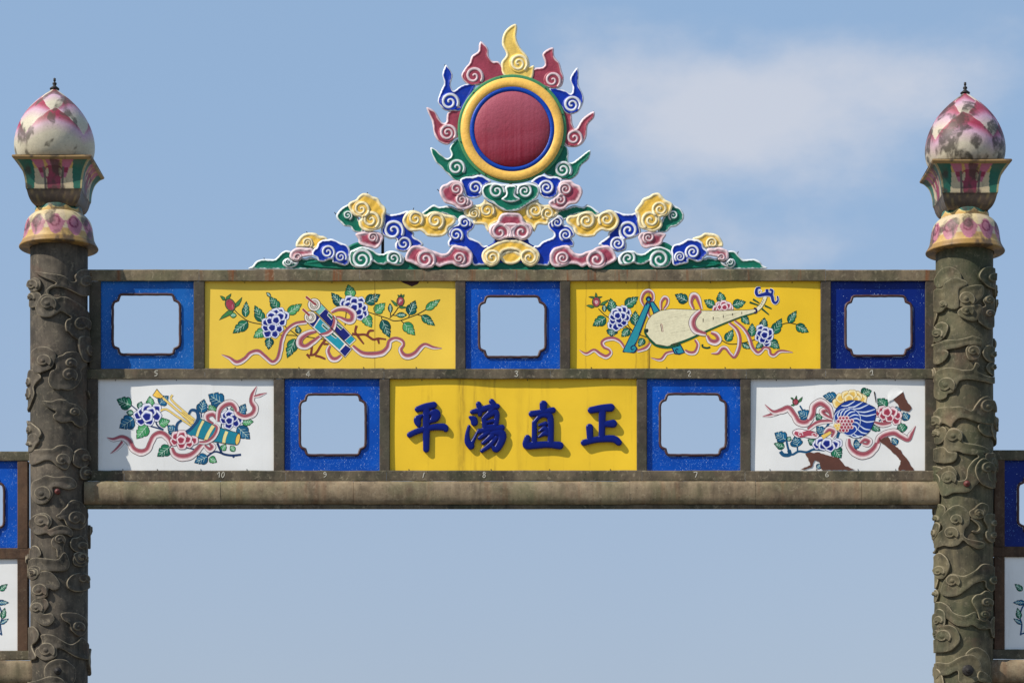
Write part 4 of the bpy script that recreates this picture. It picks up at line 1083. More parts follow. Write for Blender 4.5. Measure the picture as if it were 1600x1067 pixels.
# ---- panel 8: the name board with four raised characters
def name_board():
    p = Panel('name_board', 609, 995, 592, 735, M['yellow_name'], 'stained yellow board bearing four raised blue Chinese characters', 'sign', 59)
    I, J = Zm(600, 585, 6.668), Zm(790, 585, 6.668)
    chars = [
        ('character', 'raised blue character 平, leftmost of the four', I, [[(350, 362, 26), (430, 338, 32), (518, 318, 30)], [(398, 425, 10), (350, 462, 30), (352, 500, 30), (362, 535, 14)], [(470, 405, 14), (535, 405, 40), (532, 450, 38), (475, 497, 12)],
          [(268, 628, 26), (350, 590, 26), (500, 552, 27), (622, 548, 32), (645, 575, 22)], [(442, 345, 30), (442, 560, 31), (440, 780, 28)]]),
        ('character', 'raised blue character 蕩, second from the left', I, [[(918, 390, 20), (1000, 372, 27), (1100, 340, 26), (1180, 332, 25)], [(985, 308, 24), (1000, 370, 26), (1000, 420, 18)], [(1122, 282, 25), (1145, 330, 24), (1100, 390, 20), (1045, 430, 10)], [(895, 445, 13), (935, 470, 30), (942, 500, 32)],
          [(885, 540, 14), (868, 620, 19), (872, 700, 28), (905, 745, 32)], [(905, 745, 26), (935, 680, 16), (985, 575, 10)], [(1042, 455, 22), (1052, 545, 24)], [(1045, 462, 18), (1150, 395, 26), (1178, 420, 24), (1168, 510, 24)], [(1060, 500, 15), (1140, 482, 18)], [(1050, 545, 18), (1150, 540, 22)],
          [(990, 595, 20), (1080, 572, 24), (1230, 552, 26)], [(1120, 610, 16), (1215, 608, 36), (1232, 672, 34), (1172, 778, 30), (1128, 745, 12)], [(1085, 600, 24), (1000, 660, 20)], [(1125, 640, 26), (1035, 712, 18)], [(1170, 660, 20), (1110, 730, 24), (1022, 796, 18)]]),
        ('character', 'raised blue character 直, third from the left', J, [[(395, 312, 35), (390, 385, 28)], [(272, 410, 28), (380, 392, 25), (492, 372, 28)], [(300, 500, 22), (300, 720, 25)], [(300, 500, 20), (362, 432, 20), (435, 424, 28), (470, 470, 28), (470, 720, 27)], [(352, 528, 12), (415, 512, 20)],
          [(348, 590, 9), (405, 560, 22), (430, 590, 18)], [(348, 648, 12), (400, 615, 22), (430, 620, 20)], [(228, 660, 28), (218, 735, 34), (300, 738, 32), (440, 730, 30), (565, 740, 34)]]),
        ('character', 'raised blue character 正, rightmost of the four', J, [[(890, 372, 30), (1000, 352, 33), (1095, 345, 36)], [(1010, 365, 32), (1005, 520, 30), (1002, 670, 28)], [(1015, 520, 22), (1120, 512, 36)], [(875, 550, 32), (880, 670, 28)], [(815, 710, 28), (950, 678, 28), (1120, 670, 32), (1180, 708, 28)]])]
    blue = C(0, 20, 106)
    for nm, lab, z, strokes in chars:
        sdf, bb = strokes_sdf([z(s) for s in strokes])
        def top(pp, d):
            h = 3.5 + 1.8 * np.sqrt(np.clip(1 - (1 - np.minimum(d, 1.9) / 1.9) ** 2, 0, 1)) + 0.12 * np.minimum(d, 4)
            return h, np.tile(blue, (len(pp), 1))
        y0 = Y_PANEL - 0.004
        o = relief(nm, sdf, bb, 0.8, top, lambda pp, h: Pn(pp, y0 - h / SC), lambda pp: Pn(pp, Y_PANEL + 0.004), M['letter'], p.root)
        o['label'] = lab
name_board()

# ------------------------------------------------------------------ carved columns
RC = 44.4 / SC
def cyl_hit(cxpx, pts):
    """photo pixel -> (angle, height) on the column's surface"""
    ax = (cxpx - 800) / SC
    p = np.asarray(pts, float)
    dx = (p[:, 0] - 800) / SC; dz = (HOR - p[:, 1]) / SC; dy = CAM_D
    # ray (0,-D) + t*(dx,dy); |.-(ax,0)|^2 = RC^2
    A = dx * dx + dy * dy; B = -2 * (ax * dx + CAM_D * dy); Cc = ax * ax + CAM_D ** 2 - RC ** 2
    t = (-B - np.sqrt(np.maximum(B * B - 4 * A * Cc, 0))) / (2 * A)
    X = t * dx - ax; Y = -CAM_D + t * dy
    return np.arctan2(X, -Y), CAM_Z + t * dz

def curl_height(p, curls, t2):
    """stepped snail shells with a knob at the heart"""
    h = np.zeros(len(p))
    for cx, cy, r in curls:
        dx, dy = p[:, 0] - cx, p[:, 1] - cy
        rho = np.hypot(dx, dy); ph = (np.arctan2(-dy, dx) + 0.7) % (2 * math.pi) / (2 * math.pi)
        rs = r * (1.0 - 0.50 * ph)
        h = np.maximum(h, t2 * sstep(-0.1, 0.35, rs - rho))
        k = r * 0.25
        h = np.maximum(h, np.where(rho < k, t2 + 1.9 * np.sqrt(np.clip(1 - (rho / k) ** 2, 0, 1)), 0))
    return h

def column(cxpx, mat, pieces, bolts, label):
    ax = (cxpx - 800) / SC
    r = root('carved_column', (ax, 0, 0), label, 'column', 'carved stone columns of the gate')
    # shaft: slightly uneven drum
    zt = P(0, 384, 0)[2]; n, k = 72, 120
    rs = np.random.RandomState(int(cxpx))
    a = np.linspace(0, 2 * math.pi, n, endpoint=False); V = []; F = []
    zs = np.linspace(0, zt, k)
    for z in zs:
        rr = RC * (1 + 0.004 * np.sin(3 * a + z * 2.1) + 0.003 * np.sin(5 * a - z * 4.7) + rs.uniform(-0.0012, 0.0012, n))
        V.append(np.stack([ax + rr * np.sin(a), -rr * np.cos(a), np.full(n, z)], 1))
    V = np.concatenate(V)
    for j in range(k - 1):
        for i in range(n): F.append([j * n + i, j * n + (i + 1) % n, (j + 1) * n + (i + 1) % n, (j + 1) * n + i])
    F.append([(k - 1) * n + i for i in range(n)])
    obj('shaft', V, F, mat, r, smooth=True)
    lift = 0; inside = []
    for z, outline, curls in pieces:
        lift += 1
        t = 4.1 + 0.8 * (lift % 3)
        poly = cat_closed(z(outline), 6)
        crl = [q[:2] + (q[2],) for q in z(curls)] if curls else []
        f0, bb = poly_sdf(poly)
        sdf = lambda Q, f0=f0: np.minimum(f0(Q), 43.7 - np.abs(Q[:, 0] - cxpx))
        bb = (max(bb[0], cxpx - 46), bb[1], min(bb[2], cxpx + 46), bb[3])
        seed = lift * 1.7
        def top(p, d, crl=crl, t=t, seed=seed):
            edge = np.sqrt(np.clip(1 - (1 - np.minimum(d, 1.1) / 1.1) ** 2, 0, 1))
            h = 0.78 * t + 0.22 * t * edge - 1.0 * sstep(1.5, 9, d) + curl_height(p, crl, 2.8)
            h += 0.25 * np.sin(p[:, 0] * 0.31 + seed) * np.sin(p[:, 1] * 0.27 + seed)
            cw = np.zeros((len(p), 3)); cw[:, 0] = 1 - sstep(0.3, 1.3, d)
            for cx, cy, rr in crl:
                dx, dy = p[:, 0] - cx, p[:, 1] - cy; ph = (np.arctan2(-dy, dx) + 0.7) % (2 * math.pi) / (2 * math.pi)
                cw[:, 0] = np.maximum(cw[:, 0], 0.8 * (1 - sstep(0.2, 1.1, np.abs(rr * (1.0 - 0.50 * ph) - 0.8 - np.hypot(dx, dy)))))
            return h, cw
        def to3(p, h):
            th, zz = cyl_hit(cxpx, p)
            rr = RC + np.asarray(h) / SC
            return np.stack([ax + rr * np.sin(th), -rr * np.cos(th), zz], 1)
        o = relief('cloud_relief', sdf, bb, 0.62, top, to3, lambda p: to3(p, -1.5), mat, r, side_col=np.zeros(3))
        if poly[:, 0].min() > cxpx - 41 and poly[:, 0].max() < cxpx + 41: inside.append(o)
    # the carving runs on round the sides and back: same clouds turned about the axis
    for i, o in enumerate(inside):
        for ang, dz in ((98, 0.11), (-98, -0.13)):
            c = o.copy(); COL.objects.link(c); c.parent = r
            c.rotation_euler = (0, 0, R(ang)); c.location = (0, 0, dz); c.scale = (1.012, 1.012, 1)
    for bz, (x, y), rad, mt in bolts:
        (px, py), = bz([(x, y)])
        th, zz = cyl_hit(cxpx, [(px, py)]); th, zz = th[0], zz[0]
        V, F = [], []; prof = [(rad, -0.01), (rad, 0.022), (rad * 0.8, 0.032), (rad * 0.45, 0.036), (rad * 0.4, 0.055), (0.001, 0.06)]
        er = np.array([math.sin(th), -math.cos(th), 0]); es = np.array([math.cos(th), math.sin(th), 0]); ez = np.array([0, 0, 1.0])
        for q, hh in prof:
            for i in range(12):
                aa = 2 * math.pi * i / 12
                V.append(np.array([ax, 0, zz]) + er * (RC + hh) + q * (math.cos(aa) * es + math.sin(aa) * ez))
        for j in range(len(prof) - 1):
            for i in range(12): F.append([j * 12 + i, j * 12 + (i + 1) % 12, (j + 1) * 12 + (i + 1) % 12, (j + 1) * 12 + i])
        obj('bolt', V, F, M[mt], r, smooth=False)
    return r

L1, L2, L3, L4 = Zm(35, 390, 6.275), Zm(35, 550, 6.275), Zm(35, 700, 6.275), Zm(35, 860, 5.158)
left_pieces = [
    (L1, [(140, 218), (250, 235), (400, 262), (465, 318), (512, 312), (505, 260), (550, 205), (630, 205), (665, 330), (645, 440), (570, 460), (500, 425), (400, 378), (310, 375), (270, 405), (262, 450), (240, 410), (280, 365), (330, 330), (200, 270)], [(595, 320, 75)]),
    (L1, [(85, 350), (105, 300), (150, 283), (190, 310), (195, 370), (165, 410), (110, 415), (88, 385)], [(125, 350, 62)]),
    (L1, [(80, 470), (110, 425), (160, 420), (195, 450), (190, 510), (150, 560), (95, 572), (80, 520)], [(102, 468, 46)]),
    (L1, [(150, 560), (200, 460), (270, 445), (330, 480), (380, 466), (430, 472), (500, 510), (560, 550), (630, 620), (652, 720), (630, 870), (560, 898), (490, 860), (450, 815), (425, 800), (415, 740), (430, 695), (470, 672), (430, 640), (375, 612), (300, 658), (235, 668), (180, 652), (152, 605)], [(258, 535, 84), (555, 735, 88)]),
    (L2, [(110, 30), (130, -20), (200, -50), (280, -30), (330, 30), (310, 130), (260, 180), (150, 215), (120, 150)], [(222, 92, 76)]),
    (L2, [(318, 90), (345, 50), (395, 30), (430, 5), (520, 2), (590, 60), (612, 130), (560, 185), (565, 260), (520, 340), (450, 375), (378, 366), (355, 374), (290, 350), (262, 290), (280, 200), (330, 160)], [(462, 115, 62), (448, 228, 80)]),
    (L2, [(205, 480), (285, 488), (350, 466), (420, 474), (460, 503), (530, 525), (600, 610), (612, 690), (560, 740), (505, 715), (470, 682), (390, 695), (325, 668), (305, 625), (330, 588), (250, 540)], [(492, 592, 52)]),
    (L2, [(72, 870), (105, 805), (160, 805), (182, 870), (150, 920), (125, 970), (85, 985), (65, 930)], [(92, 905, 32)]),
    (L3, [(72, 40), (150, 15), (290, 10), (350, -22), (430, -22), (488, 40), (460, 160), (420, 212), (350, 185), (290, 130), (230, 122), (170, 150), (110, 165), (80, 130)], [(388, 120, 76)]),
    (L3, [(485, 110), (500, 40), (560, 5), (620, 30), (642, 130), (600, 180), (545, 195), (490, 160)], [(590, 100, 45)]),
    (L3, [(545, 240), (565, 190), (610, 180), (640, 215), (640, 280), (600, 312), (560, 300)], [(600, 245, 40)]),
    (L3, [(103, 400), (120, 330), (180, 300), (240, 268), (320, 285), (420, 280), (490, 300), (522, 360), (500, 395), (430, 405), (345, 383), (300, 392), (302, 460), (240, 540), (160, 545), (112, 490)], [(205, 450, 90)]),
    (L3, [(330, 668), (365, 640), (385, 610), (425, 575), (450, 530), (500, 510), (570, 540), (622, 640), (600, 750), (540, 798), (440, 770), (400, 700), (360, 700)], [(505, 690, 86)]),
    (L3, [(98, 710), (150, 655), (230, 638), (288, 680), (292, 740), (265, 800), (350, 763), (430, 768), (482, 820), (470, 870), (420, 850), (330, 852), (290, 866), (245, 836), (170, 852), (108, 800)], [(205, 718, 78)]),
    (L3, [(288, 920), (320, 860), (380, 840), (418, 890), (405, 960), (400, 1060), (345, 1072), (335, 1000), (300, 965)], [(365, 900, 58)]),
    (L3, [(458, 930), (480, 885), (520, 878), (560, 862), (612, 920), (612, 1030), (520, 1020), (470, 980)], [(560, 960, 50)]),
    (L3, [(490, 1060), (510, 1025), (560, 1020), (600, 1050), (590, 1120), (530, 1130)], [(555, 1068, 40)]),
    (L4, [(55, 40), (95, -35), (140, -25), (160, 35), (125, 62), (80, 66)], []),
    (L4, [(60, 100), (110, 58), (200, 65), (285, 70), (325, 20), (352, 30), (372, 100), (350, 160), (260, 170), (170, 165), (80, 175)], []),
    (L4, [(70, 165), (85, 130), (125, 122), (160, 145), (155, 190), (120, 208), (80, 205)], [(100, 165, 30)]),
    (L4, [(398, 70), (420, 25), (470, 12), (510, 50), (510, 110), (460, 130), (410, 115)], [(460, 55, 46)]),
    (L4, [(88, 205), (170, 168), (240, 178), (300, 258), (292, 308), (255, 322), (218, 308), (205, 370), (140, 392), (92, 350)], [(152, 322, 66)]),
    (L4, [(352, 255), (395, 195), (470, 180), (522, 220), (520, 300), (440, 332), (372, 312)], [(468, 228, 46)]),
    (L4, [(78, 450), (120, 383), (190, 388), (217, 440), (180, 508), (240, 508), (260, 555), (210, 608), (140, 582), (88, 512)], [(130, 462, 54)]),
    (L4, [(315, 505), (430, 506), (502, 560), (502, 640), (450, 692), (390, 645), (372, 590), (325, 558)], [(432, 615, 52)]),
    (L4, [(25, 690), (60, 630), (110, 613), (148, 670), (132, 730), (98, 770), (128, 860), (80, 880), (40, 850), (30, 760)], []),
    (L4, [(160, 680), (250, 680), (310, 718), (380, 755), (430, 735), (470, 700), (522, 760), (520, 870), (430, 860), (330, 800), (282, 790), (275, 850), (200, 887), (130, 850), (118, 800), (170, 752)], [(200, 802, 72)]),
    (L4, [(185, 960), (220, 900), (290, 873), (345, 882), (375, 905), (420, 960), (402, 1067), (300, 1095), (200, 1035)], []),
    (L4, [(70, 1070), (150, 1040), (230, 1013), (310, 1030), (332, 1080), (200, 1115)], [])]
R1, R2, R3, R4 = Zm(1445, 390, 6.275), Zm(1445, 550, 6.275), Zm(1445, 700, 6.275), Zm(1445, 860, 5.158)
right_pieces = [
    (R1, [(115, 300), (180, 198), (260, 173), (340, 220), (357, 300), (250, 312), (190, 368), (140, 376)], []),
    (R1, [(92, 460), (130, 390), (190, 380), (215, 330), (300, 283), (392, 310), (412, 350), (340, 400), (342, 540), (330, 580), (280, 592), (225, 572), (190, 612), (140, 622), (98, 580)], [(202, 540, 42)]),
    (R1, [(278, 460), (308, 410), (350, 368), (420, 363), (510, 350), (562, 365), (560, 450), (500, 520), (440, 570), (370, 567), (300, 542)], [(402, 488, 84)]),
    (R1, [(328, 610), (370, 572), (440, 560), (520, 543), (552, 590), (520, 682), (460, 707), (390, 684), (338, 650)], [(408, 606, 66)]),
    (R1, [(518, 260), (560, 190), (630, 173), (692, 230), (692, 380), (620, 380), (550, 322)], [(640, 285, 62)]),
    (R1, [(545, 580), (578, 552), (558, 500), (600, 453), (650, 470), (692, 620), (672, 740), (620, 782), (540, 732), (515, 690)], [(605, 500, 48), (612, 630, 46)]),
    (R1, [(93, 830), (130, 740), (190, 713), (242, 750), (220, 840), (170, 897), (118, 907)], [(150, 825, 56)]),
    (R1, [(92, 940), (150, 915), (220, 890), (330, 885), (420, 865), (470, 853), (547, 890), (530, 940), (420, 940), (370, 955), (320, 972), (240, 985), (150, 1022), (105, 985)], [(102, 940, 20)]),
    (R1, [(400, 1000), (420, 950), (470, 935), (525, 960), (540, 1020), (500, 1080), (430, 1085)], [(465, 1000, 62)]),
    (R2, [(552, 20), (575, -45), (625, -62), (690, -10), (690, 60), (660, 102), (595, 90)], [(648, 32, 42)]),
    (R2, [(88, 20), (170, -20), (242, 0), (232, 60), (170, 117), (108, 112)], []),
    (R2, [(588, 150), (640, 93), (692, 150), (682, 242), (618, 212)], [(652, 155, 40)]),
    (R2, [(92, 330), (120, 220), (160, 175), (260, 153), (380, 180), (450, 175), (475, 150), (490, 108), (527, 130), (505, 190), (600, 240), (672, 250), (660, 312), (560, 292), (440, 272), (355, 280), (328, 315), (290, 392), (240, 412), (220, 452), (160, 472), (108, 430)], [(225, 328, 92)]),
    (R2, [(98, 700), (88, 640), (150, 558), (200, 543), (270, 543), (360, 538), (450, 577), (490, 520), (540, 458), (600, 438), (652, 500), (662, 620), (652, 702), (560, 705), (470, 680), (400, 652), (335, 655), (292, 700), (272, 742), (200, 702), (150, 747)], [(130, 682, 66), (592, 540, 86)]),
    (R2, [(103, 770), (180, 728), (227, 770), (212, 850), (160, 902), (108, 882)], [(125, 800, 42)]),
    (R2, [(203, 900), (235, 780), (290, 743), (370, 788), (380, 880), (460, 903), (560, 928), (622, 980), (510, 1008), (400, 1002), (330, 977), (250, 977)], [(292, 826, 86)]),
    (R2, [(98, 960), (200, 930), (250, 980), (322, 990), (312, 1060), (250, 1092), (140, 1082), (93, 1030)], []),
    (R2, [(513, 740), (540, 703), (650, 718), (692, 690), (692, 790), (640, 832), (560, 812)], []),
    (R3, [(147, 240), (200, 190), (270, 178), (322, 240), (325, 318), (400, 305), (418, 200), (470, 122), (512, 90), (500, 60), (560, 60), (602, 150), (520, 330), (480, 370), (420, 432), (290, 442), (220, 472), (168, 440)], [(245, 295, 82)]),
    (R3, [(483, 220), (510, 140), (560, 103), (622, 140), (662, 230), (692, 330), (660, 392), (600, 387), (520, 332)], [(590, 200, 72)]),
    (R3, [(78, 640), (120, 558), (180, 553), (217, 600), (182, 720), (130, 777), (88, 730)], [(125, 690, 40)]),
    (R3, [(178, 680), (230, 610), (300, 563), (370, 573), (432, 640), (432, 740), (392, 800), (400, 880), (560, 925), (562, 970), (510, 987), (430, 950), (380, 908), (330, 952), (260, 967), (200, 957), (110, 977), (98, 880), (190, 800), (180, 740)], [(312, 705, 66), (268, 835, 76)]),
    (R3, [(430, 630), (480, 588), (540, 538), (602, 570), (592, 640), (540, 692), (460, 690)], [(512, 640, 46)]),
    (R3, [(440, 690), (510, 712), (552, 765), (545, 810), (505, 838), (455, 822), (470, 808), (505, 812), (525, 785), (500, 742)], []),
    (R3, [(563, 700), (600, 643), (672, 660), (682, 760), (660, 830), (682, 880), (640, 927), (590, 892), (578, 830), (602, 790)], [(650, 742, 42), (645, 860, 42)]),
    (R4, [(78, 80), (130, 18), (190, 60), (212, 140), (170, 222), (120, 222), (88, 170)], [(135, 165, 50)]),
    (R4, [(63, 270), (95, 193), (122, 220), (102, 305)], []),
    (R4, [(143, 320), (170, 240), (220, 188), (290, 203), (330, 200), (400, 160), (460, 108), (540, 130), (562, 230), (530, 332), (480, 300), (470, 247), (400, 262), (340, 312), (270, 362), (200, 372), (153, 352)], [(232, 247, 62), (532, 245, 46)]),
    (R4, [(373, 410), (400, 360), (440, 348), (480, 323), (522, 360), (522, 470), (492, 490), (502, 530), (470, 572), (428, 550), (410, 490)], [(478, 420, 46), (462, 520, 36)]),
    (R4, [(68, 430), (140, 413), (200, 448), (240, 500), (320, 525), (400, 493), (420, 550), (500, 560), (522, 622), (440, 632), (380, 600), (340, 612), (260, 602), (190, 552), (130, 512), (73, 512)], []),
    (R4, [(78, 400), (73, 350), (105, 313), (127, 350), (105, 417)], [(100, 350, 24)]),
    (R4, [(118, 700), (130, 640), (190, 598), (260, 630), (287, 720), (240, 792), (180, 817), (100, 822), (73, 842), (73, 740)], [(165, 692, 64)]),
    (R4, [(328, 840), (370, 790), (430, 783), (502, 850), (512, 1000), (440, 1002), (440, 930), (400, 862)], []),
    (R4, [(68, 960), (110, 900), (200, 905), (280, 860), (370, 838), (432, 890), (452, 1000), (380, 1070), (280, 1062), (270, 970), (200, 1002), (130, 1012), (90, 1070), (58, 1042)], []),
    (R4, [(413, 1000), (440, 968), (500, 1010), (512, 1062), (430, 1052)], []),
    (R4, [(513, 580), (550, 528), (582, 590), (572, 692), (530, 692)], [])]
column(92.4, M['stone_l'], left_pieces, [(L3, (345, 428), 0.022, 'redbolt'), (L4, (285, 970), 0.03, 'iron')], 'grey-brown stone column wrapped in carved clouds at the left of the gate')
column(1506.8, M['stone_r'], right_pieces, [(R3, (410, 352), 0.026, 'redbolt'), (R4, (345, 965), 0.045, 'iron')], 'greenish stone column wrapped in carved clouds at the right of the gate')

# ------------------------------------------------------------------ lotus finials
def lathe(name, prof, ax, mat, parent, n=96, colf=None, smooth=True, sharp=None, dense=3):
    """prof: (radius px, photo row); returns a turned body about the column axis"""
    pr = cat_open(prof, dense) if dense > 1 else np.asarray(prof, float)
    V, cc = [], []
    a = np.linspace(0, 2 * math.pi, n, endpoint=False)
    for r, y in pr:
        z = P(0, y, 0)[2]; rr = max(r, 0.02) / SC
        V.append(np.stack([ax + rr * np.sin(a), -rr * np.cos(a), np.full(n, z)], 1))
        if colf is not None: cc.append(colf(a, np.full(n, y)))
    k = len(pr); V = np.concatenate(V)
    F = [[j * n + i, j * n + (i + 1) % n, (j + 1) * n + (i + 1) % n, (j + 1) * n + i] for j in range(k - 1) for i in range(n)]
    F += [list(range(n)), [(k - 1) * n + i for i in range(n)]]
    return obj(name, V, F, mat, parent, np.concatenate(cc) if colf is not None else None, smooth=smooth)

def finial(cxpx, dy, label, rot, seed, mt='finial', lean=0.0):
    ax = (cxpx - 800) / SC; axb = ax + lean / SC
    r = root('lotus_finial', P(cxpx, 388 + dy, 0), label, 'finial', 'lotus bud finials on the columns')
    cream, rose, lilac, pale = C(214, 204, 176), C(146, 40, 68), C(190, 146, 166), C(206, 196, 188)
    # bud of overlapping petals: rose tips fading through lilac into cream
    layers = [(-0.06, 0.30, 4, 0.5), (0.14, 0.32, 4, 0.0), (0.37, 0.33, 4, 0.5)]   # tip height (0 top .. 1 base), depth, petals, phase
    rj = np.random.RandomState(seed + 40).uniform(-0.035, 0.035, (8, 8))
    def budcol(a, y):
        u = (y - (139 + dy)) / 119.0
        c = np.tile(C(222, 208, 188), (len(a), 1))
        for li, (tip, dep, n, ph) in enumerate(layers):
            q = (a - rot) / (2 * math.pi) * n + ph
            s = q % 1.0 * 2 - 1; ix = np.floor(q).astype(int) % n
            edge = tip + rj[li, ix] + dep * (0.35 * np.abs(s) + 0.65 * np.abs(s) ** 1.7)
            flat = tip + rj[li, ix] + 0.42 * (edge - tip - rj[li, ix])
            d = u - edge + 0.006 * np.sin(a * 23 + li)
            w0 = sstep(-0.002, 0.006, d)[:, None]
            g = np.clip(np.maximum(d, u - flat) / (0.40 if lean else 0.52), 0, 1)[:, None]
            c1, c2, c3, c4 = rose, C(170, 80, 112), C(192, 154, 176), C(194, 186, 164)
            cp = np.where(g < 0.28, c1, np.where(g < 0.36, c1 + (c2 - c1) * ((g - 0.28) / 0.08), np.where(g < 0.50, c2 + (c3 - c2) * ((g - 0.36) / 0.14), c3 + (c4 - c3) * np.clip((g - 0.50) / 0.35, 0, 1))))
            line = (sstep(-0.008, -0.003, d) * (1 - sstep(0.003, 0.008, d)))[:, None]
            c = c * (1 - w0) + cp * w0
            c = c * (1 - 0.6 * line) + C(220, 206, 196) * 0.6 * line
        return c
    prof = np.array([(2.5, 138), (7, 143), (15, 149), (28, 160), (41, 174), (51, 189), (58, 205), (61.8, 221), (61.8, 236), (58.5, 249), (53, 258)]) + np.array([0, dy])
    b = lathe('lotus_bud', prof, axb, M[mt], r, n=220, colf=budcol, dense=12)
    # spike with its small collar
    lathe('spike', np.array([(0.2, 122), (1.9, 123), (2.0, 127), (1.2, 128), (1.4, 129), (3.2, 130), (3.4, 132), (2.0, 134), (3.4, 135.5), (7.2, 138.5), (7.6, 140), (2, 140)]) + np.array([0, dy]), axb, M['iron'], r, n=20, dense=1)
    # square flared bracket with painted faces
    hw = [(60.5, 259), (61.5, 261), (60.5, 263.5), (55, 268), (49, 277), (45.5, 288), (44, 298), (43.5, 305), (42, 309), (39.5, 318), (36, 325), (31, 330)]
    hw = [(w, y + dy) for w, y in hw]
    m = 81; V, F, cc = [], [], []
    gold, pk, grn, wine, grey = C(180, 140, 76), C(176, 100, 126), C(18, 96, 80), C(136, 40, 72), C(96, 90, 82)
    rs = np.random.RandomState(seed)
    hp = cat_open(hw, 9)
    for side in range(4):
        ca, sa = math.cos(side * math.pi / 2), math.sin(side * math.pi / 2)
        k0 = len(V)
        for w, y in hp:
            for i in range(m):
                s = -1 + 2 * i / (m - 1)
                bulge = 1.0 - 0.05 * (1 - s * s) * (1 if y > 266 + dy else 0.4)
                lx, ly = w * s / SC, -w * bulge / SC
                V.append((ax + lx * ca - ly * sa, lx * sa + ly * ca, P(0, y, 0)[2]))
                v = (y - (266 + dy)) / 40.0
                if y < 265.5 + dy: c = C(150, 122, 74)
                elif v < 1.0:
                    x = abs(s); c = C(196, 160, 92) if v < 0.25 else C(186, 172, 140)
                    if x < 0.20 - 0.05 * math.sin(v * 6): c = wine if 0.15 < v else pk
                    if 0.12 < (x - 0.13) ** 2 * 6 + (v - 0.42) ** 2 * 3.0 < 0.2 and x < 0.3: c = wine
                    if 0.26 < x < 0.56 - 0.25 * v and v < 0.6: c = pk
                    if 0.34 < x < 0.46 and 0.22 < v < 0.40: c = wine
                    if x > 0.62 + 0.14 * (v - 0.4): c = grn
                    if x > 0.93: c = C(160, 150, 110)
                    if 0.27 < x < 0.33 and v > 0.2: c = grey
                else:
                    c = C(64, 58, 48) + (C(120, 104, 66) - C(64, 58, 48)) * max(0.0, math.sin(s * 21) * math.cos(v * 9 + s * 4)) * 0.6
                cc.append(c)
        nr = len(hp)
        for j in range(nr - 1):
            for i in range(m - 1): F.append([k0 + j * m + i, k0 + (j + 1) * m + i, k0 + (j + 1) * m + i + 1, k0 + j * m + i + 1])
    k0 = len(V); w, y = hp[0]
    for sx, sy in ((-1, -1), (1, -1), (1, 1), (-1, 1)): V.append((ax + sx * w / SC, sy * w / SC, P(0, y, 0)[2])); cc.append(C(120, 104, 70))
    F.append([k0, k0 + 1, k0 + 2, k0 + 3])
    br = obj('bracket', V, F, M['finial_cup'], r, np.array(cc), smooth=True)
    br.data.set_sharp_from_angle(angle=R(40))
    # neck ring with green scallops
    def neckcol(a, y):
        s = ((a + rot) * 9 / (2 * math.pi)) % 1 * 2 - 1
        d = (y - (324 + dy)) / 12 - (0.75 - 0.5 * s * s)
        return np.where((d < 0)[:, None], C(24, 104, 92), np.where((d < 0.12)[:, None], C(210, 190, 120), C(196, 160, 92)))
    lathe('neck_ring', np.array([(30, 324), (35, 325.5), (36.5, 330), (37, 336), (36, 340)]) + np.array([0, dy]), ax, M['finial_cup'], r, n=180, colf=neckcol, dense=6)
    # bell of drooping petals with a flared lip
    def bellcol(a, y):
        v = (y - (337 + dy)) / 50.0
        s = ((a + rot) * 11 / (2 * math.pi)) % 1 * 2 - 1
        idx = np.floor((a + rot) * 11 / (2 * math.pi)).astype(int) % 11
        c = np.tile(C(206, 190, 156), (len(a), 1))
        c = np.where(((v < 0.5) & (idx % 3 == 1))[:, None], C(214, 196, 150), c)
        edge = 0.66 - 0.45 * np.abs(s) ** 2.2
        inn = (v < edge + 0.18) & (v > 0.30 - 0.12 * np.cos(s * 3))
        c = np.where(inn[:, None], C(176, 110, 130), c)
        rr = (s + 0.1) ** 2 * 1.1 + ((v - 0.42) * 3.2) ** 2
        c = np.where(((rr > 0.16) & (rr < 0.34) & (s > -0.6))[:, None], C(122, 40, 76), c)
        c = np.where(((v > 0.62) & (~inn))[:, None], C(190, 156, 92), c)
        c = np.where((v > 0.86)[:, None], C(150, 118, 62), c)
        return c
    lathe('bell', np.array([(34, 336), (39, 337), (44, 340.5), (49, 347), (52, 356), (53.5, 366), (55, 375), (57.5, 381), (60.5, 386), (61.3, 388), (60.5, 389.5), (58, 389.8), (45.2, 390.5), (44.6, 389)]) + np.array([0, dy]), ax, M['finial_cup'], r, n=180, colf=bellcol, dense=5)
    return r
finial(91.8, 0, 'pale lotus bud finial on the left column, its near petals stained grey', 0.20, 3, 'finial', -6.5)
finial(1508, 6.5, 'pink-tipped lotus bud finial on the right column, mottled with black mould', -0.22, 8, 'finial_mould')

# ------------------------------------------------------------------ crest of clouds and the flaming pearl
crest = root('flaming_pearl_crest', P(797, 422, 0.02), 'colourful cloud crest with a flame-ringed rose disc standing on the top rail', 'ornament')
PAL = {'y': (C(244, 196, 78), C(244, 228, 184), 2.2, 6.5), 'p': (C(164, 70, 90), C(230, 204, 208), 2.2, 8.0), 'b': (C(3, 50, 166), C(228, 230, 236), 2.2, 3.1), 'g': (C(10, 112, 88), C(226, 230, 230), 2.1, 3.0), 'fp': (C(160, 66, 84), C(226, 202, 206), 1.5, 3.0), 'fy': (C(246, 208, 104), C(246, 230, 186), 1.2, 4.0), 'fb': (C(3, 50, 166), C(226, 228, 234), 1.4, 2.2), 'fg': (C(10, 110, 86), C(224, 228, 228), 1.4, 2.2), 'g0': (C(10, 112, 88), C(10, 112, 88), 0.2, 0.4), 'b0': (C(3, 50, 166), C(3, 50, 166), 0.2, 0.4)}

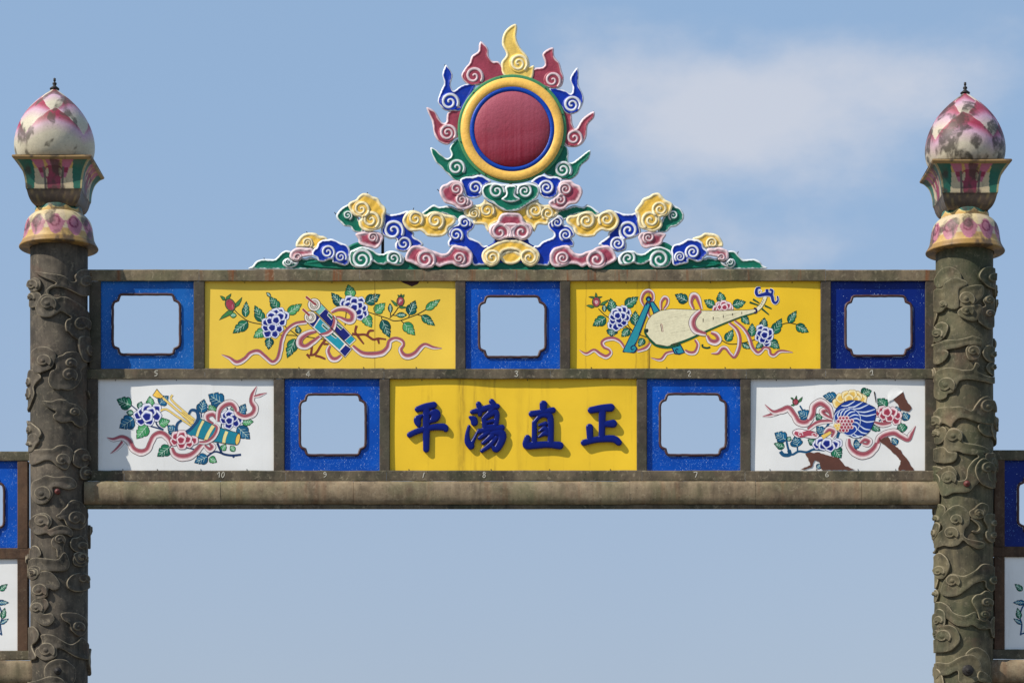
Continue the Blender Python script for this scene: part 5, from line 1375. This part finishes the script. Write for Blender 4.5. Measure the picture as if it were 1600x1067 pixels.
def spiral(cx, cy, r, a0, turns, sgn, n=70):
    t = np.linspace(0, 1, n)
    rad = r * (0.10 + 0.90 * (1 - t) ** 0.85)
    a = a0 - sgn * 2 * math.pi * turns * t
    return np.stack([cx + rad * np.cos(a), cy + rad * np.sin(a)], 1), t

def mirror_x(x): return 1597 - x - 10 * min(1.0, abs(797 - x) / 402.0) ** 4

def crest_piece(kind, outline, curls, layer, name='cloud', flip=False, thick=2.0, a0=0.75):
    poly = np.asarray(outline, float)[:, :2]
    if flip:
        rj = np.random.RandomState(int(poly[0, 0] * 3 + poly[0, 1]))
        poly = np.array([(mirror_x(x), y) for x, y in poly]) + rj.uniform(-0.7, 0.7, poly.shape)
    poly = cat_closed(poly, 6)
    sp = []
    for c in curls:
        cx, cy, r = c[:3]; st = c[3] if len(c) > 3 else a0; sg = c[4] if len(c) > 4 else 1
        if flip: cx = mirror_x(cx); st = math.pi - st; sg = -sg
        rv = random.Random(int(cx * 31 + cy * 17)); r *= rv.uniform(1.0, 1.2); st += rv.uniform(-0.35, 0.35); sp.append((spiral(cx, cy, r, st, rv.uniform(1.4, 1.85), sg), cx, cy, r, st, sg))
    body, white, wa, wb = PAL[kind]
    sdf, bb = poly_sdf(poly)
    y0 = 0.040 - 0.010 * layer
    soft = kind in ('y', 'p')
    sd = bb[0] * 0.13 + bb[1] * 0.21
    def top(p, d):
        e = np.sqrt(np.clip(1 - (1 - np.minimum(d, 2.8) / 2.8) ** 2, 0, 1))
        h = thick + 2.2 * e - 0.9 * sstep(2.4, 6.0, d)
        dj = d + 0.45 * np.sin(p[:, 0] * 0.31 + p[:, 1] * 0.23 + sd) + 0.3 * np.sin(p[:, 0] * 0.9 - p[:, 1] * 0.7 + sd * 2)
        w = 1 - sstep(wa, wb, dj); grime = np.zeros(len(p))
        if kind in ('g0', 'b0'): w = w * 0
        for (pl, t), cx, cy, r, st, sg in sp:
            lw = np.clip(0.155 * r, 1.0, 2.2) * (1 - 0.40 * t)
            dx, dy = p[:, 0] - cx, p[:, 1] - cy; rho = np.hypot(dx, dy)
            near = np.where(rho < r * 1.35)[0]
            if len(near) == 0: continue
            D, tt = seg_dist(p[near], pl[:-1], pl[1:])
            q = (lw[:-1][None] - D); k = q.max(1)
            # shell inside the outer turn stands a little proud
            h[near] += 1.3 * sstep(-0.3, 1.0, r * 1.04 - rho[near]) * sstep(0.5, 2.5, d[near])
            h[near] += 0.95 * np.sqrt(np.clip(1 - np.clip(1 - np.maximum(k, 0) / 1.2, 0, 1) ** 2, 0, 1)) * (k > 0)
            ww = sstep(-0.35, 0.35, k)
            if soft: ww = np.maximum(ww, 0.55 * (1 - sstep(0, 1.6, -k)))
            w[near] = np.maximum(w[near], ww)
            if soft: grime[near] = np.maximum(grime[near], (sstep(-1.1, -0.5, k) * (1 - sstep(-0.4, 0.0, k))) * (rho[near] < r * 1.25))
        if soft:
            h += 0.35 * np.sin(p[:, 0] * 0.42 + sd) * np.sin(p[:, 1] * 0.37 + sd * 1.3)
        c = body[None] * (1 - w[:, None]) + white[None] * w[:, None]
        v = 0.92 + 0.10 * np.sin(p[:, 0] * 0.21 + sd) * np.cos(p[:, 1] * 0.17 + sd)
        c = c * v[:, None]
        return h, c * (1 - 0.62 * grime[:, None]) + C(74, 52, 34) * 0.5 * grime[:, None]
    side = C(60, 56, 54)
    return relief(name, sdf, bb, 0.72, top, lambda p, h: Pn(p, y0 - h / SC), lambda p: Pn(p, 0.078 - 0.001 * layer), M['enamel'], crest, side_col=side)

K1, K2, K3, K4, FL = Zm(390, 350, 10.0), Zm(515, 295, 8.206), Zm(620, 310, 9.279), Zm(680, 265, 6.667), Zm(640, 20, 3.809)
half = [
    ('g', K1, [(38, 712), (55, 645), (105, 582), (190, 552), (300, 548), (390, 550), (440, 510), (500, 448), (570, 413), (650, 430), (760, 500), (860, 540), (960, 515), (1080, 560), (1300, 610), (1600, 640), (1680, 720), (900, 718)], [], 0),
    ('g', K1, [(512, 600), (545, 553), (610, 533), (660, 570), (700, 598), (768, 590), (740, 645), (680, 680), (590, 685), (528, 650)], [(610, 597, 58)], 1),
    ('y', K1, [(722, 345), (730, 285), (780, 208), (850, 153), (950, 138), (1040, 148), (1090, 183), (1160, 193), (1220, 235), (1215, 300), (1120, 340), (1030, 400), (960, 378), (850, 368), (740, 365)], [(905, 298, 80)], 1),
    ('p', K1, [(622, 500), (648, 430), (720, 378), (800, 368), (870, 378), (950, 373), (1000, 405), (1010, 490), (900, 512), (820, 528), (800, 562), (740, 588), (680, 572), (640, 542)], [(748, 522, 60)], 2),
    ('b', K1, [(978, 440), (1000, 398), (1050, 358), (1068, 298), (1130, 253), (1200, 243), (1290, 233), (1370, 268), (1440, 298), (1520, 328), (1568, 390), (1573, 470), (1555, 560), (1548, 622), (1500, 653), (1430, 643), (1370, 622), (1298, 602), (1288, 560), (1240, 562), (1160, 593), (1080, 583), (1040, 532), (983, 492)], [(1220, 440, 100), (1425, 515, 85)], 3),
    ('g', K2, [(243, 880), (258, 808), (310, 778), (370, 753), (420, 743), (500, 758), (560, 788), (620, 828), (690, 833), (740, 803), (800, 793), (870, 808), (930, 848), (962, 900), (942, 962), (890, 987), (810, 977), (745, 955), (700, 977), (620, 967), (550, 935), (535, 970), (480, 1012), (390, 1018), (310, 1002), (263, 950)], [(410, 905, 115), (822, 895, 92)], 3),
    ('g0', K2, [(240, 740), (360, 688), (440, 740), (420, 830), (300, 850), (235, 800)], [], 1),
    ('g', K2, [(83, 350), (98, 310), (140, 258), (200, 218), (270, 205), (350, 330), (420, 480), (430, 560), (340, 562), (290, 532), (260, 492), (190, 482), (138, 432), (98, 392)], [(232, 342, 60)], 1),
    ('y', K2, [(237, 210), (268, 168), (338, 138), (370, 98), (430, 58), (500, 68), (550, 98), (622, 123), (662, 188), (712, 238), (728, 290), (702, 350), (692, 430), (662, 502), (580, 537), (500, 552), (430, 532), (383, 482), (372, 420), (400, 372), (320, 350), (268, 292)], [(405, 262, 92), (528, 400, 98)], 3),
    ('p', K2, [(333, 580), (430, 552), (520, 545), (600, 550), (655, 570), (693, 620), (672, 682), (642, 742), (590, 773), (520, 758), (450, 743), (378, 702), (366, 650)], [(555, 625, 66)], 2),
    ('b', K2, [(712, 308), (790, 328), (880, 318), (995, 283), (1030, 330), (1010, 480), (1082, 570), (1082, 610), (1130, 648), (1183, 680), (1200, 730), (1080, 760), (1010, 800), (940, 813), (858, 783), (837, 720), (855, 660), (825, 645), (760, 643), (678, 592), (657, 530), (685, 450), (690, 380)], [(815, 535, 112), (952, 705, 82)], 1),
    ('y', K3, [(82, 330), (108, 248), (170, 188), (250, 173), (330, 198), (362, 215), (420, 240), (480, 203), (560, 188), (640, 208), (720, 238), (800, 248), (855, 290), (848, 350), (800, 402), (752, 432), (732, 502), (660, 553), (560, 563), (450, 553), (398, 512), (340, 473), (270, 483), (180, 473), (118, 412)], [(270, 300, 110), (560, 325, 118)], 3),
    ('g', K3, [(366, 215), (420, 168), (500, 108), (550, 93), (620, 123), (720, 108), (800, 118), (870, 150), (975, 180), (985, 260), (880, 315), (800, 270), (640, 225), (440, 260)], [], 1),
    ('p', K3, [(122, 860), (148, 778), (200, 708), (260, 683), (340, 688), (420, 713), (480, 743), (560, 768), (640, 798), (720, 793), (770, 738), (810, 688), (880, 683), (950, 698), (1040, 728), (1092, 790), (1103, 860), (1083, 942), (1030, 988), (950, 1003), (860, 983), (800, 953), (700, 968), (620, 998), (553, 972), (520, 1003), (440, 1018), (350, 1013), (280, 972), (200, 937), (138, 912)], [(415, 885, 122), (905, 868, 82)], 4),
    ('b', K3, [(888, 310), (918, 258), (980, 248), (1050, 298), (1112, 338), (1132, 390), (1102, 450), (1042, 502), (1052, 560), (1130, 598), (1210, 638), (1262, 688), (1320, 690), (1400, 800), (1330, 950), (1200, 973), (1100, 958), (1030, 760), (950, 720), (830, 700), (762, 705), (738, 640), (768, 580), (733, 530), (758, 450), (830, 388), (888, 370)], [(985, 352, 76), (862, 530, 82)], 2),
    ('p', K4, [(43, 230), (68, 170), (120, 148), (170, 118), (240, 118), (292, 148), (303, 210), (298, 262), (345, 300), (393, 340), (382, 392), (310, 418), (240, 412), (180, 372), (108, 352), (68, 300)], [(222, 205, 66), (278, 318, 60)], 4),
    ('b', K4, [(258, 112), (310, 78), (390, 73), (450, 58), (520, 78), (585, 125), (530, 165), (495, 200), (488, 260), (440, 298), (360, 303), (310, 268), (290, 200)], [(418, 190, 72)], 3),
    ('y', K4, [(298, 450), (318, 388), (380, 368), (450, 368), (500, 338), (510, 308), (560, 335), (640, 370), (720, 400), (795, 400), (795, 520), (680, 545), (590, 590), (555, 650), (530, 620), (500, 577), (410, 573), (388, 522), (328, 492)], [(405, 458, 62), (540, 425, 76)], 2),
]
for kind, z, outl, curls, lay in half:
    for flip in (False, True):
        crest_piece(kind, z(outl), z([q[:3] for q in curls]), lay + (0.25 if flip else 0), flip=flip)

def sym(pts): return pts + [(1574 - x, y) for x, y in pts[::-1]]
crest_piece('g0', [(535, 404), (1060, 404), (1060, 421.5), (535, 421.5)], [], 0.5, thick=3)
crest_piece('b0', K4(sym([(470, 830), (540, 800), (600, 765), (650, 720)])[:4] + [(940, 720), (980, 765), (1040, 800), (1110, 830), (1060, 960), (520, 960)]), [], 1)
crest_piece('g', K4(sym([(488, 235), (498, 180), (550, 148), (620, 138), (700, 152)]) + [(1060, 300), (1000, 342), (920, 392), (860, 427), (787, 438), (714, 427), (650, 387), (570, 330), (510, 295)]), [(K4([(640, 225)])[0][0], K4([(640, 225)])[0][1], 11.5, 0.3, 1), (K4([(934, 225)])[0][0], K4([(934, 225)])[0][1], 11.5, math.pi - 0.3, -1)], 4.5)
crest_piece('g', K4(sym([(690, 312), (738, 262), (728, 188), (760, 165)]) + [(787, 345)]), [], 5.3, thick=2.4)
crest_piece('p', K4(sym([(672, 742), (598, 712), (556, 640), (578, 578), (640, 548), (668, 488), (718, 453)]) + [(850, 724), (787, 712), (724, 724)]), [(K4([(672, 652)])[0][0], K4([(672, 652)])[0][1], 13.5, 0.9, 1), (K4([(902, 652)])[0][0], K4([(902, 652)])[0][1], 13.5, math.pi - 0.9, -1)], 4)
crest_piece('p', K4(sym([(760, 705), (770, 640), (712, 590), (735, 560)])), [], 5, thick=2.2)
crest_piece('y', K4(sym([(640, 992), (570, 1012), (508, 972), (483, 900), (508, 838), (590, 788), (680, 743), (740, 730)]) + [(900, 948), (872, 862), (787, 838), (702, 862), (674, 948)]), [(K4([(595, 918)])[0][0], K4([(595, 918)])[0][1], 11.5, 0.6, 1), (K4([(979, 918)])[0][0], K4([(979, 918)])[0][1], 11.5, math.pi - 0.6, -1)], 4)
crest_piece('y', K4([(668, 905), (720, 855), (787, 840), (860, 855), (915, 905), (870, 965), (787, 992), (710, 968)]), [], 3, thick=2)

flames = [
    ('fy', [(545, 300), (575, 250), (550, 190), (558, 130), (588, 90), (628, 68), (641, 90), (636, 150), (660, 210), (700, 258), (715, 300), (716, 320), (742, 320), (725, 400), (640, 400), (560, 375)], [(648, 302, 46)], 1.0),
    ('fp', [(308, 380), (330, 330), (355, 300), (370, 258), (408, 230), (413, 190), (428, 173), (467, 215), (472, 260), (492, 288), (530, 293), (560, 330), (590, 385), (470, 420), (420, 433), (350, 432)], [(382, 378, 50)], 0.6),
    ('fb', [(168, 520), (188, 460), (205, 420), (195, 370), (205, 330), (220, 312), (250, 355), (257, 380), (245, 430), (262, 465), (300, 440), (340, 425), (400, 420), (320, 570), (270, 587), (210, 582), (178, 550)], [(238, 532, 47)], 0.8),
    ('fp', [(133, 650), (108, 592), (103, 563), (150, 588), (190, 650), (217, 650), (230, 592), (310, 560), (310, 720), (272, 752), (230, 787), (180, 772), (148, 730)], [(226, 716, 46)], 0.6),
    ('fg', [(150, 882), (123, 806), (160, 818), (215, 865), (247, 850), (240, 800), (290, 750), (330, 830), (430, 950), (340, 985), (280, 1005), (238, 972), (180, 912)], [(278, 922, 42)], 0.4),
    ('fp', [(700, 400), (735, 335), (790, 325), (805, 300), (790, 250), (818, 220), (856, 210), (862, 260), (892, 300), (907, 350), (918, 392), (902, 442), (842, 455), (780, 430)], [(850, 402, 49)], 0.6),
    ('fb', [(830, 450), (910, 458), (960, 482), (970, 440), (955, 390), (996, 328), (1007, 360), (1007, 430), (1038, 510), (1012, 582), (960, 607), (920, 590), (880, 530)], [(966, 548, 44)], 0.8),
    ('fp', [(905, 580), (960, 598), (970, 660), (990, 690), (1030, 630), (1095, 588), (1099, 625), (1062, 670), (1053, 740), (1022, 787), (970, 802), (915, 770)], [(978, 745, 43)], 0.6),
    ('fg', [(910, 780), (945, 820), (945, 885), (970, 890), (1000, 870), (1073, 818), (1068, 870), (1022, 912), (1002, 962), (960, 993), (900, 990), (800, 950), (880, 850)], [(912, 935, 43)], 0.4)]
for kind, outl, curls, lay in flames:
    x = np.mean([q[0] for q in outl])
    fz = FL(curls); st = 0.75
    crest_piece(kind, FL(outl), fz, lay, name='flame', thick=2.2)

def pearl():
    cx, cy = FL([(610, 693)])[0]
    def ring(name, prof, col, n=128, vary=None, mat='enamel'):
        """prof: (radius px, height px towards the viewer)"""
        a = np.linspace(0, 2 * math.pi, n, endpoint=False); V, cc = [], []
        for r, h in prof:
            pp = np.stack([cx + r * np.cos(a), cy + r * np.sin(a)], 1)
            V.append(Pn(pp, 0.008 - h / SC))
            c = np.tile(col, (n, 1)) if vary is None else vary(pp)
            cc.append(c)
        k = len(prof); V = np.concatenate(V)
        F = [[j * n + i, j * n + (i + 1) % n, (j + 1) * n + (i + 1) % n, (j + 1) * n + i] for j in range(k - 1) for i in range(n)]
        if prof[-1][0] < 1: F.append([(k - 1) * n + i for i in range(n)])
        if prof[0][1] < -3: F.append(list(range(n)))
        return obj(name, V, F, M[mat], crest, np.concatenate(cc), smooth=True)
    g = ring('pearl_backplate', [(85, -8), (85.2, 0.6), (84.4, 1.4), (83, 1.6), (60, 1.6), (0.3, 1.6)], C(70, 136, 92))
    g.data.set_sharp_from_angle(angle=R(40))
    ang = np.linspace(0, math.pi, 17)
    ring('gold_ring', [(72.6 + 7.9 * math.cos(t), 1.8 + 4.6 * math.sin(t)) for t in ang], C(242, 190, 92))
    ring('blue_ring', [(66.4, 1.9), (66.0, 4.6), (60, 5.0), (58.5, 2.0)], C(4, 66, 170))
    rr = np.linspace(1, 0.008, 40)
    rs = np.random.RandomState(2); gx = np.arange(cx - 62, cx + 62, 1.3); gr = rs.uniform(-1, 1, len(gx)); gx2 = np.arange(0, 700, 9.0); gr2 = rs.uniform(-1, 1, len(gx2))
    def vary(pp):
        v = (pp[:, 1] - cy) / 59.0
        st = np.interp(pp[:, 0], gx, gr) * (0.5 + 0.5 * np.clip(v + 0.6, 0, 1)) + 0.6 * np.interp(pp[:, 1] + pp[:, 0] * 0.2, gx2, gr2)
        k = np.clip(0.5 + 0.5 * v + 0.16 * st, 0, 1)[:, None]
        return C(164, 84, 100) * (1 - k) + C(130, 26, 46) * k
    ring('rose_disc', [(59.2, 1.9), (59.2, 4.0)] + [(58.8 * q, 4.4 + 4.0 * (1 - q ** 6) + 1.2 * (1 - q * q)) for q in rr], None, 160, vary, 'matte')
    for t in (0.35, 1.25, 2.1, 2.9, 3.9, 4.5, 5.4, 6.0):       # small nails round the plate
        x, y = cx + 82.6 * math.cos(t), cy + 82.6 * math.sin(t); V = []
        for h, r in ((1.4, 1.1), (2.6, 1.0)):
            V += [P(x + r * math.cos(q * 1.0472), y + r * math.sin(q * 1.0472), 0.008 - h / SC) for q in range(6)]
        obj('nail', V, [[i, (i + 1) % 6, 6 + (i + 1) % 6, 6 + i] for i in range(6)] + [list(range(6, 12))], M['iron'], crest)
pearl()

# struts behind the clouds and little wire ends on their tops
def rod(name, a, b, r, mat, parent, k=8):
    a, b = Vector(a), Vector(b); d = (b - a).normalized(); u = d.orthogonal().normalized(); w = d.cross(u)
    V = [tuple(q + r * (math.cos(i * 2 * math.pi / k) * u + math.sin(i * 2 * math.pi / k) * w)) for q in (a, b) for i in range(k)]
    return obj(name, V, [[i, (i + 1) % k, k + (i + 1) % k, k + i] for i in range(k)] + [list(range(k))[::-1], list(range(k, 2 * k))], mat, parent)
for x, y0, y1 in ((598, 418, 350), (798, 418, 150)):
    rod('strut', P(x, y0, 0.086), P(x, y1, 0.086), 0.012, M['iron'], crest)
for x, y, dx in ((524, 333, -2.5), (573, 302, 3), (646, 326, 1), (480, 363, -2), (413, 404, -1), (668, 169, -2), (673, 232, -1), (695, 102, 0.5), (752, 66, 0.5), (805, 39, 1), (863, 77, 1), (901, 107, 1), (927, 175, 1.5), (920, 236, 1), (685, 297, -3), (907, 297, 2), (1022, 305, 1), (946, 330, 1), (1108, 365, 1), (1153, 394, 1), (1065, 335, 1)):
    rod('wire_end', P(x - dx * 2.5, y + 8, 0.03), P(x + dx * 0.6, y - 1.0, 0.03), 0.0032, M['iron'], crest, 6)
# ------------------------------------------------------------------ lower side bays
def side_bay(sg, px_in, labels, rows, seed):
    """sg -1: left of the gate, +1: right; px_in: edge next to the column; runs on outside the picture"""
    far = px_in + sg * 620; x0, x1 = sorted((px_in - sg * 14, far))
    t0, t1, m0, m1, b0, b1 = rows
    fr = root('side_panel_frame', P((x0 + x1) / 2, b1, 0.03), labels[0], 'frame', 'lower side frames')
    rail(fr, x0, x1, t0, t1, M['rail'], seed=seed); rail(fr, x0, x1, m0, m1, M['post_brown'], yf=-0.006, seed=seed + 1); rail(fr, x0, x1, b0, b1, M['rail'], yf=-0.009, seed=seed + 2)
    E = lambda a, b: sorted((px_in + sg * a, px_in + sg * b))
    for a, b in ((0, 16.5), (163, 179), (556, 572)): post(fr, *E(a, b), t1, m0, M['post_brown'])
    for a, b in ((0, 16.5), (294, 310), (604, 620)): post(fr, *E(a, b), m1, b0, M['post_brown'])
    a, b = E(16.5, 163)
    h = sorted((px_in + sg * 35, px_in + sg * 143))
    window_panel(a, b, t1, m0, (h[0], h[1], t1 + 23, m0 - 20), labels[1], seed, 'blue' if sg < 0 else 'blue_dark')
    a, b = E(16.5, 294)
    p = Panel('painted_panel', a, b, m1, b0, M['white'], labels[2], 'painting', seed + 70)
    X = lambda d, y: (px_in + sg * d, y)
    for ba, tip, w, k in ((X(44, 922), X(32, 912), 9, 'd'), (X(48, 941), X(29.5, 941), 8.5, 't'), (X(40, 966), X(36, 949), 9, 'd'), (X(43, 974), X(30, 966), 6.5, 't'), (X(60, 930), X(50, 905), 12, 'd'), (X(75, 985), X(62, 1002), 12, 't')): leaf(p, ba, tip, w, k)
    stem(p, [X(41, 992), X(43, 975), X(40, 962), X(46, 945), X(62, 930)], 1.2, C(24, 72, 112)); stem(p, [X(42, 990), X(60, 985), X(90, 980)], 1.2, C(24, 72, 112))
    flower(p, [X(62 + 9 * i, 930 + 8 * ((i * 7) % 3)) for i in range(5)] + [X(66 + 9 * i, 948 + 5 * (i % 2)) for i in range(4)], 7, 'blue')
    sash(p, [X(70, 985), X(100, 1000), X(130, 965), X(170, 950), X(200, 985), X(240, 960)], [1, 9, 10, 10, 9, 1], 1)
    q0, q1 = sorted((px_in - sg * 14, far)); beam(q0, q1, b1 + 0.3, 'side_beam', labels[3])
side_bay(-1, 43.5, ('brown metal frame of the lower bay at the left picture edge', 'speckled blue window panel cut off by the left picture edge', 'white painted panel low at the left picture edge', 'rounded beam end at the bottom left corner, left of the column'), (705, 720, 856, 873, 1016, 1031), 7)
side_bay(1, 1553.5, ('dark brown metal frame of the lower bay at the right picture edge', 'dark blue window panel cut off by the right picture edge', 'white painted panel low at the right picture edge', 'rounded beam end at the bottom right corner, right of the column'), (703, 719, 853.5, 870, 1014, 1029), 17)
